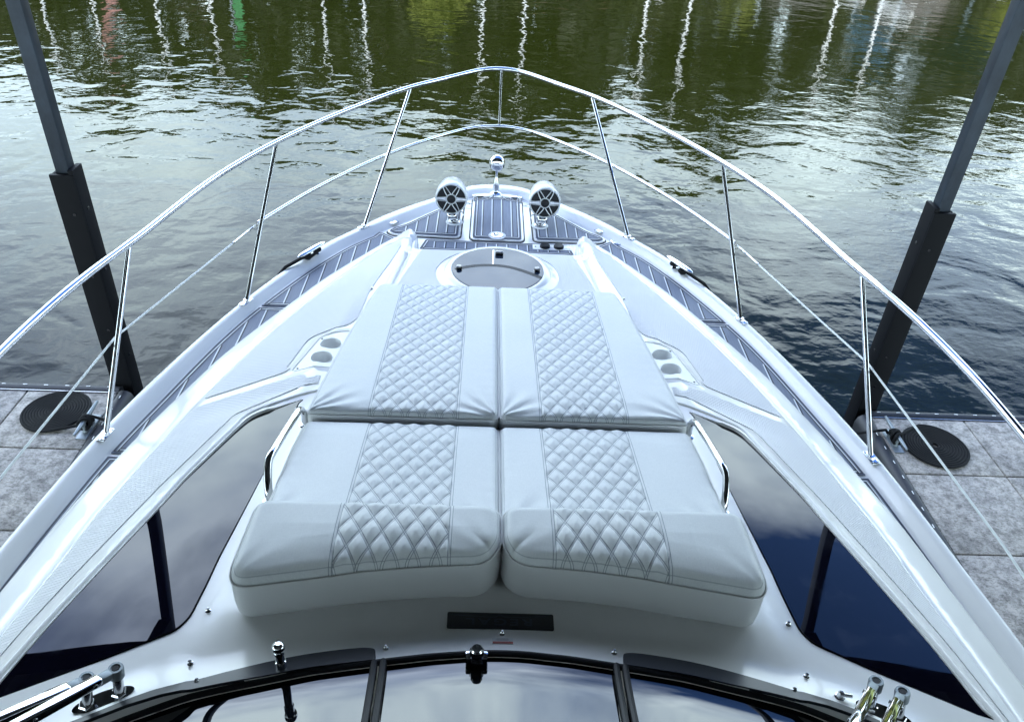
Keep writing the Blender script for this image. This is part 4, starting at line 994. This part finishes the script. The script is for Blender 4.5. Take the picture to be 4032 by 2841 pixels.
# right-hand side is ruffled by finer ripples
rf_=t.nodes.new('ShaderNodeMapRange'); rf_.inputs[1].default_value=0; rf_.inputs[2].default_value=7; rf_.inputs[3].default_value=.12; rf_.inputs[4].default_value=1
t.links.new(M2('ADD',sx.outputs[0],M2('MULTIPLY',M2('SUBTRACT',wn(.25,(1,1,1),0),.5),9)),rf_.inputs[0])
hsum=M2('ADD',M2('MULTIPLY',big,.027),M2('ADD',M2('MULTIPLY',mid,.0040),M2('MULTIPLY',M2('MULTIPLY',fine,rf_.outputs[0]),.0026)))
far=t.nodes.new('ShaderNodeMapRange'); far.inputs[1].default_value=13; far.inputs[2].default_value=18; far.inputs[3].default_value=1; far.inputs[4].default_value=.46; t.links.new(sx.outputs[1],far.inputs[0])
hsum=M2('MULTIPLY',hsum,far.outputs[0])
bp=t.nodes.new('ShaderNodeBump'); bp.inputs['Strength'].default_value=1; bp.inputs['Distance'].default_value=1.0; t.links.new(hsum,bp.inputs['Height']); t.links.new(bp.outputs[0],pb.inputs['Normal'])
wo=obj('water',[(-58,-60,0),(58,-60,0),(58,66,0),(-58,66,0)],[(0,1,2,3)],WAT,None,smooth=False,fix=False); wo['kind']='structure'

# ------------------------------------------------------------------ far shore (seen only as reflections in the water)
GRASS=mat('bank_grass',(.10,.14,.03),.9); setc(GRASS,ramp(GRASS,noise(GRASS,.3,5),[(.3,(.06,.10,.02)),(.7,(.16,.19,.05))]))
V=[];F=[];nx=40;ys=[62,64,70,85,130,260]; zs=[-.5,.5,1.8,4,7,14]
for y,z in zip(ys,zs):
    for i in range(nx+1): x=-260+13*i; V.append((x,y+4*math.sin(x*.03),z+.6*math.sin(x*.07+y)))
for i in range(len(ys)-1):
    for j in range(nx): F.append((i*(nx+1)+j,i*(nx+1)+j+1,(i+1)*(nx+1)+j+1,(i+1)*(nx+1)+j))
for sx_ in (-1,1):
    b=len(V); xs_=[57,59,64,80,150]; zz2=[-.5,.4,1.2,2.5,5]
    for x_,z_ in zip(xs_,zz2):
        for i in range(14): yv=-70+10.5*i; V.append((sx_*(x_+1.5*math.sin(yv*.1)),yv,z_+.3*math.sin(yv*.2+x_)))
    for i in range(4):
        for j in range(13): F.append((b+i*14+j,b+i*14+j+1,b+(i+1)*14+j+1,b+(i+1)*14+j))
o=obj('ground',V,F,GRASS,None,fix=False); o['kind']='structure'
BARK=mat('bark',(.06,.045,.035),.9)
def leafmat(n_,a,b):
    m=mat(n_,a,.7); setc(m,ramp(m,noise(m,.9,4),[(.35,a),(.7,b)])); return m
LF=[leafmat('dark_foliage',(.008,.011,.002),(.016,.021,.004)),leafmat('green_foliage',(.018,.024,.004),(.038,.045,.008)),leafmat('yellow_green_foliage',(.09,.11,.012),(.19,.21,.03))]
def tree_proto(kind,h,wd,n,leaf,label,seed,cat='tree',base=.2):
    rg=random.Random(seed); root=bpy.data.objects.new(kind,None); COL.objects.link(root)
    mb=MB(); mb.tube([(0,0,-.6),(.1,0,h*.3),(-.1,.1,h*.6),(0,0,h*.85)],[.035*h*.8,.026*h,.015*h,.004*h],8)
    for k in range(6):
        a=rg.uniform(0,6.28); z=h*rg.uniform(.3,.65); mb.tube([(0,0,z),(math.cos(a)*wd*.3,math.sin(a)*wd*.3,z+h*.12),(math.cos(a)*wd*.42,math.sin(a)*wd*.42,z+h*.22)],[.012*h,.008*h,.003*h],5)
    tr=mb.make('trunk',BARK,None); tr.parent=root
    V=[];F=[]; cl=[]
    for k in range(26):
        a=rg.uniform(0,6.28); t_=rg.uniform(0,1); z=h*(base+.8*t_*(1)); rmax=wd*.5*(math.sin(math.pi*min(1,(.12+.86*t_)))**.6); r_=rmax*rg.uniform(.25,.95); cl.append((r_*math.cos(a),r_*math.sin(a),min(z,h*.97),wd*rg.uniform(.13,.24)))
    for k in range(n):
        cx,cy,cz_,cr_=rg.choice(cl); v=Vector((rg.gauss(0,1),rg.gauss(0,1),rg.gauss(0,.8))); v.normalize(); v*=cr_*rg.uniform(.5,1.05); p=Vector((cx,cy,cz_))+v
        nn=Vector((rg.gauss(0,1),rg.gauss(0,1),rg.gauss(.4,1))).normalized(); a1=nn.orthogonal().normalized(); a2=nn.cross(a1); sz_=leaf*rg.uniform(.6,1.3); b=len(V)
        V+=[p+a1*sz_,p+a2*sz_*.7,p-a1*sz_,p-a2*sz_*.7]; F.append((b,b+1,b+2,b+3))
    return root,tr,V,F
cnt={}
def put_trees(kind,variants,spots,labelf,cat,group):
    protos=[]
    for (h,wd,n,leaf,lm,seed,base) in variants:
        root,tr,V,F=tree_proto(kind,h,wd,n,leaf,None,seed,cat,base); cr_=obj('crown',V,F,lm,None,smooth=False,fix=False); cr_.parent=root; protos.append([root,tr,cr_,False])
    for i,(x,y,z,sc_,vi) in enumerate(spots):
        p=protos[vi]
        if not p[3]: r_,p[3]=p[0],True
        else:
            r_=p[0].copy(); COL.objects.link(r_)
            for c_ in (p[1],p[2]): q=c_.copy(); COL.objects.link(q); q.parent=r_
        r_.location=(x,y,z); r_.rotation_euler=(0,0,random.uniform(0,6.28)); r_.scale=(sc_,sc_,sc_*random.uniform(.92,1.1)); tagtop(r_,labelf,cat,group)
    for p in protos:
        if not p[3]:
            for q in p[:3]: bpy.data.objects.remove(q)
sp=[]; x=-62
while x<66:
    az=math.degrees(math.atan2(x,78)); top_=np.interp(az,[-40,-30,-17,2,20,34,42],[15.0,15.6,18.2,20.5,21.5,17.5,17]); sp.append((x,76+random.uniform(-4,5),2.0,top_/18.0*random.uniform(.9,1.07),random.choice([0,1,3]))); x+=random.uniform(4.0,5.4)
for sx_ in (-1,1):
    yy_=8
    while yy_<72: sp.append((sx_*(62+random.uniform(-3,6)),yy_,1.0,random.uniform(.75,.95),random.choice([0,1,2,3]))); yy_+=random.uniform(4.6,6.2)
put_trees('shore_tree',[(18,9.5,5200,.42,LF[0],1,.10),(18,10.5,5200,.42,LF[0],2,.08),(18,9,4800,.4,LF[1],3,.1),(18,8.5,5000,.4,LF[0],4,.05)],sp,'tall dark green leafy tree on the far shore, reflected in the water','tree','tall trees on the far shore')
sp=[(x,69.5+random.uniform(-1,2),1.4,random.uniform(.8,1.15),random.choice([0,1])) for x in (-5,1,12.5,17,20.5,29.5,31.8,39.5,43,46,49,52,55,60)]
put_trees('shrub_tree',[(8.5,7,2600,.30,LF[2],11,.05),(7.5,8,2600,.30,LF[1],12,.05)],sp,'low yellow-green leafy tree on the far bank, reflected in the water','tree','low bright trees on the far bank')
# waterfront houses
def house(x,y,wd,dp,h,rh,wc,rc,label):
    t=empty('waterfront_house',(x,y,1.2),label,'house'); wm=mat('painted_wall',wc,.8); rm=mat('roof_shingles',rc,.85)
    mb=MB(); mb.box((x,y,1.2+h/2),(wd,dp,h),0); mb.make('wall',wm,t,smooth=False)
    mb=MB(); e=.5; z=1.2+h+.003; V=[(x-wd/2-e,y-dp/2-e,z),(x+wd/2+e,y-dp/2-e,z),(x+wd/2+e,y+dp/2+e,z),(x-wd/2-e,y+dp/2+e,z),(x-wd/2-e,y,z+rh),(x+wd/2+e,y,z+rh)]
    mb.add(V,[(0,1,5,4),(2,3,4,5),(0,4,3),(1,2,5),(0,3,2,1)]); mb.make('roof',rm,t,smooth=False)
    gm=mat('window_pane',(.03,.04,.05),.1)
    n=int(wd/2.4)
    for i in range(n):
        mb=MB(); cx=x-wd/2+(i+.5)*wd/n; mb.box((cx,y-dp/2-.02,1.2+h*.55),(1.1,.05,1.3),0); w_=mb.make('window',WCAP,t,smooth=False); mb=MB(); mb.box((cx,y-dp/2-.05,1.2+h*.55),(.95,.02,1.15),0); mb.make('pane',gm,w_,smooth=False)
house(6.5,71.5,9,7,3.4,2.6,(.09,.055,.04),(.08,.04,.03),'brown house with reddish roof on the far bank, reflected in the water')
house(26,70.5,5.5,7,3.8,2.0,(.12,.115,.11),(.10,.095,.09),'pale grey house with light roof on the far bank, reflected in the water')
house(35.5,71.5,4.5,7,5.2,2.0,(.12,.105,.095),(.11,.10,.095),'beige house beside the blue boat canopy on the far bank')
# blue canopy on a lift
t_=empty('boat_lift_canopy',(31.5,57,0),'blue fabric boat lift canopy by the far bank','canopy'); BLUE=mat('blue_canopy_fabric',(.03,.13,.24),.7)
V=[];F=[]
for i,yy in enumerate((54,61)):
    for a in np.linspace(0,math.pi,10): V.append((30.5+4.3*math.cos(a),yy,6.9+1.5*math.sin(a)))
for j in range(9): F.append((j,j+1,11+j,10+j))
obj('canopy_top',V,F,BLUE,t_,fix=False)
for px in (26.3,34.7):
    for py in (54.2,60.8): mb=MB(); mb.tube([(px,py,-1),(px,py,6.9)],.10,8); mb.make('canopy_post',GALV,t_)
# moored sailing boats with white masts
MST=mat('white_mast',(.72,.73,.72),.35); HUL=mat('white_hull',(.75,.76,.76),.3)
def sailboat(az,el,D,cover,label,tilt=0):
    x=D*math.sin(R(az)); y=D*math.cos(R(az)); h=D*math.tan(R(el))-CAMZ+.4
    t=empty('sailing_boat',(x,y,0),label,'sailing boat','sailing boats moored at the far shore')
    V=[];F=[];n=9
    for i in range(n):
        u_=i/(n-1); yy=y+(u_-.35)*8; w_=1.35*math.sin(math.pi*min(1,.25+.72*(1-u_)))**.7 if u_<.99 else .05
        w_=max(.05,1.35*(1-u_**3)); V+= [(x-w_*.55,yy,-.3),(x-w_,yy,.55+.25*u_),(x-w_*.9,yy,.95+.3*u_),(x,yy,1.05+.3*u_),(x+w_*.9,yy,.95+.3*u_),(x+w_,yy,.55+.25*u_),(x+w_*.55,yy,-.3)]
    for i in range(n-1):
        for j in range(6): F.append((i*7+j,i*7+j+1,(i+1)*7+j+1,(i+1)*7+j))
    F.append(tuple(range(7))); obj('hull',V,F,HUL,t)
    mb=MB(); mb.tube([(x,y,1),(x+tilt,y,1+h*.6),(x+tilt*1.6,y,h+1)],[.07,.06,.045],8); mb.make('mast',MST,t)
    mb=MB(); mb.tube([(x,y,2.1),(x,y-3.4,2.15)],.06,8); bm_=mb.make('boom',MST,t)
    mb=MB(); mb.tube([(x,y-.1,2.25),(x,y-1.8,2.32),(x,y-3.3,2.25)],[.20,.22,.12],8); mb.make('sail_cover',cover,t)
    return t,x,y,h
WHT=mat('white_sail_cover',(.7,.7,.68),.7); REDC=mat('red_sail_cover',(.50,.10,.08),.7); GRC=mat('green_flag',(.02,.16,.05),.7); BLC=mat('navy_sail_cover',(.03,.05,.12),.7)
mast=[(-28.2,14.0,BLC),(-25.3,13.0,REDC),(-21.7,14.6,WHT),(-18.7,14.6,BLC),(-11.5,15.6,WHT),(-8.8,15.4,BLC),(-.7,15.2,WHT),(2.1,16.2,BLC),(10.3,15.4,WHT),(13.2,15.2,BLC),(22.2,14.4,WHT),(24.8,14.3,WHT),(32.3,13.0,BLC)]
ordn=['first','second','third','fourth','fifth','sixth','seventh','eighth','ninth','tenth','eleventh','twelfth','thirteenth','fourteenth']
ms=sorted(range(len(mast)),key=lambda i:mast[i][0])
for k,i in enumerate(ms):
    az,el,cv=mast[i]; colr={BLC.name:'navy',REDC.name:'red',WHT.name:'white'}[cv.name]
    t_,x,y,h=sailboat(az,el,47+2.5*math.sin(i*2.1),cv,'white sailing boat with %s sail cover, %s from the left along the far shore'%(colr,ordn[k]),random.uniform(-.15,.15))
    if cv is REDC:
        mb=MB(); mb.tube([(x+.2,y+3.6,1.3),(x+.12,y+1.8,1+h*.55),(x+.05,y+.1,h*.95)],[.28,.30,.08],8); mb.make('furled_sail',mat('pink_white_sail',(.60,.28,.25),.7),t_)
# green flag pole
a=R(-17.3); x,y=46*math.sin(a),46*math.cos(a); t_=empty('flag_pole',(x,y,0),'slim pole with a long hanging green flag near the far shore','flag pole')
mb=MB(); mb.tube([(x,y,-1),(x,y,6.1)],.05,8); mb.make('pole',GALV,t_)
V=[];F=[]
for i in range(9):
    for j in range(4): V.append((x+.1+.15*j,y+.06*math.sin(j*2+i),5.9-.36*i))
for i in range(8):
    for j in range(3): F.append((i*4+j,i*4+j+1,(i+1)*4+j+1,(i+1)*4+j))
obj('flag',V,F,GRC,t_,fix=False)
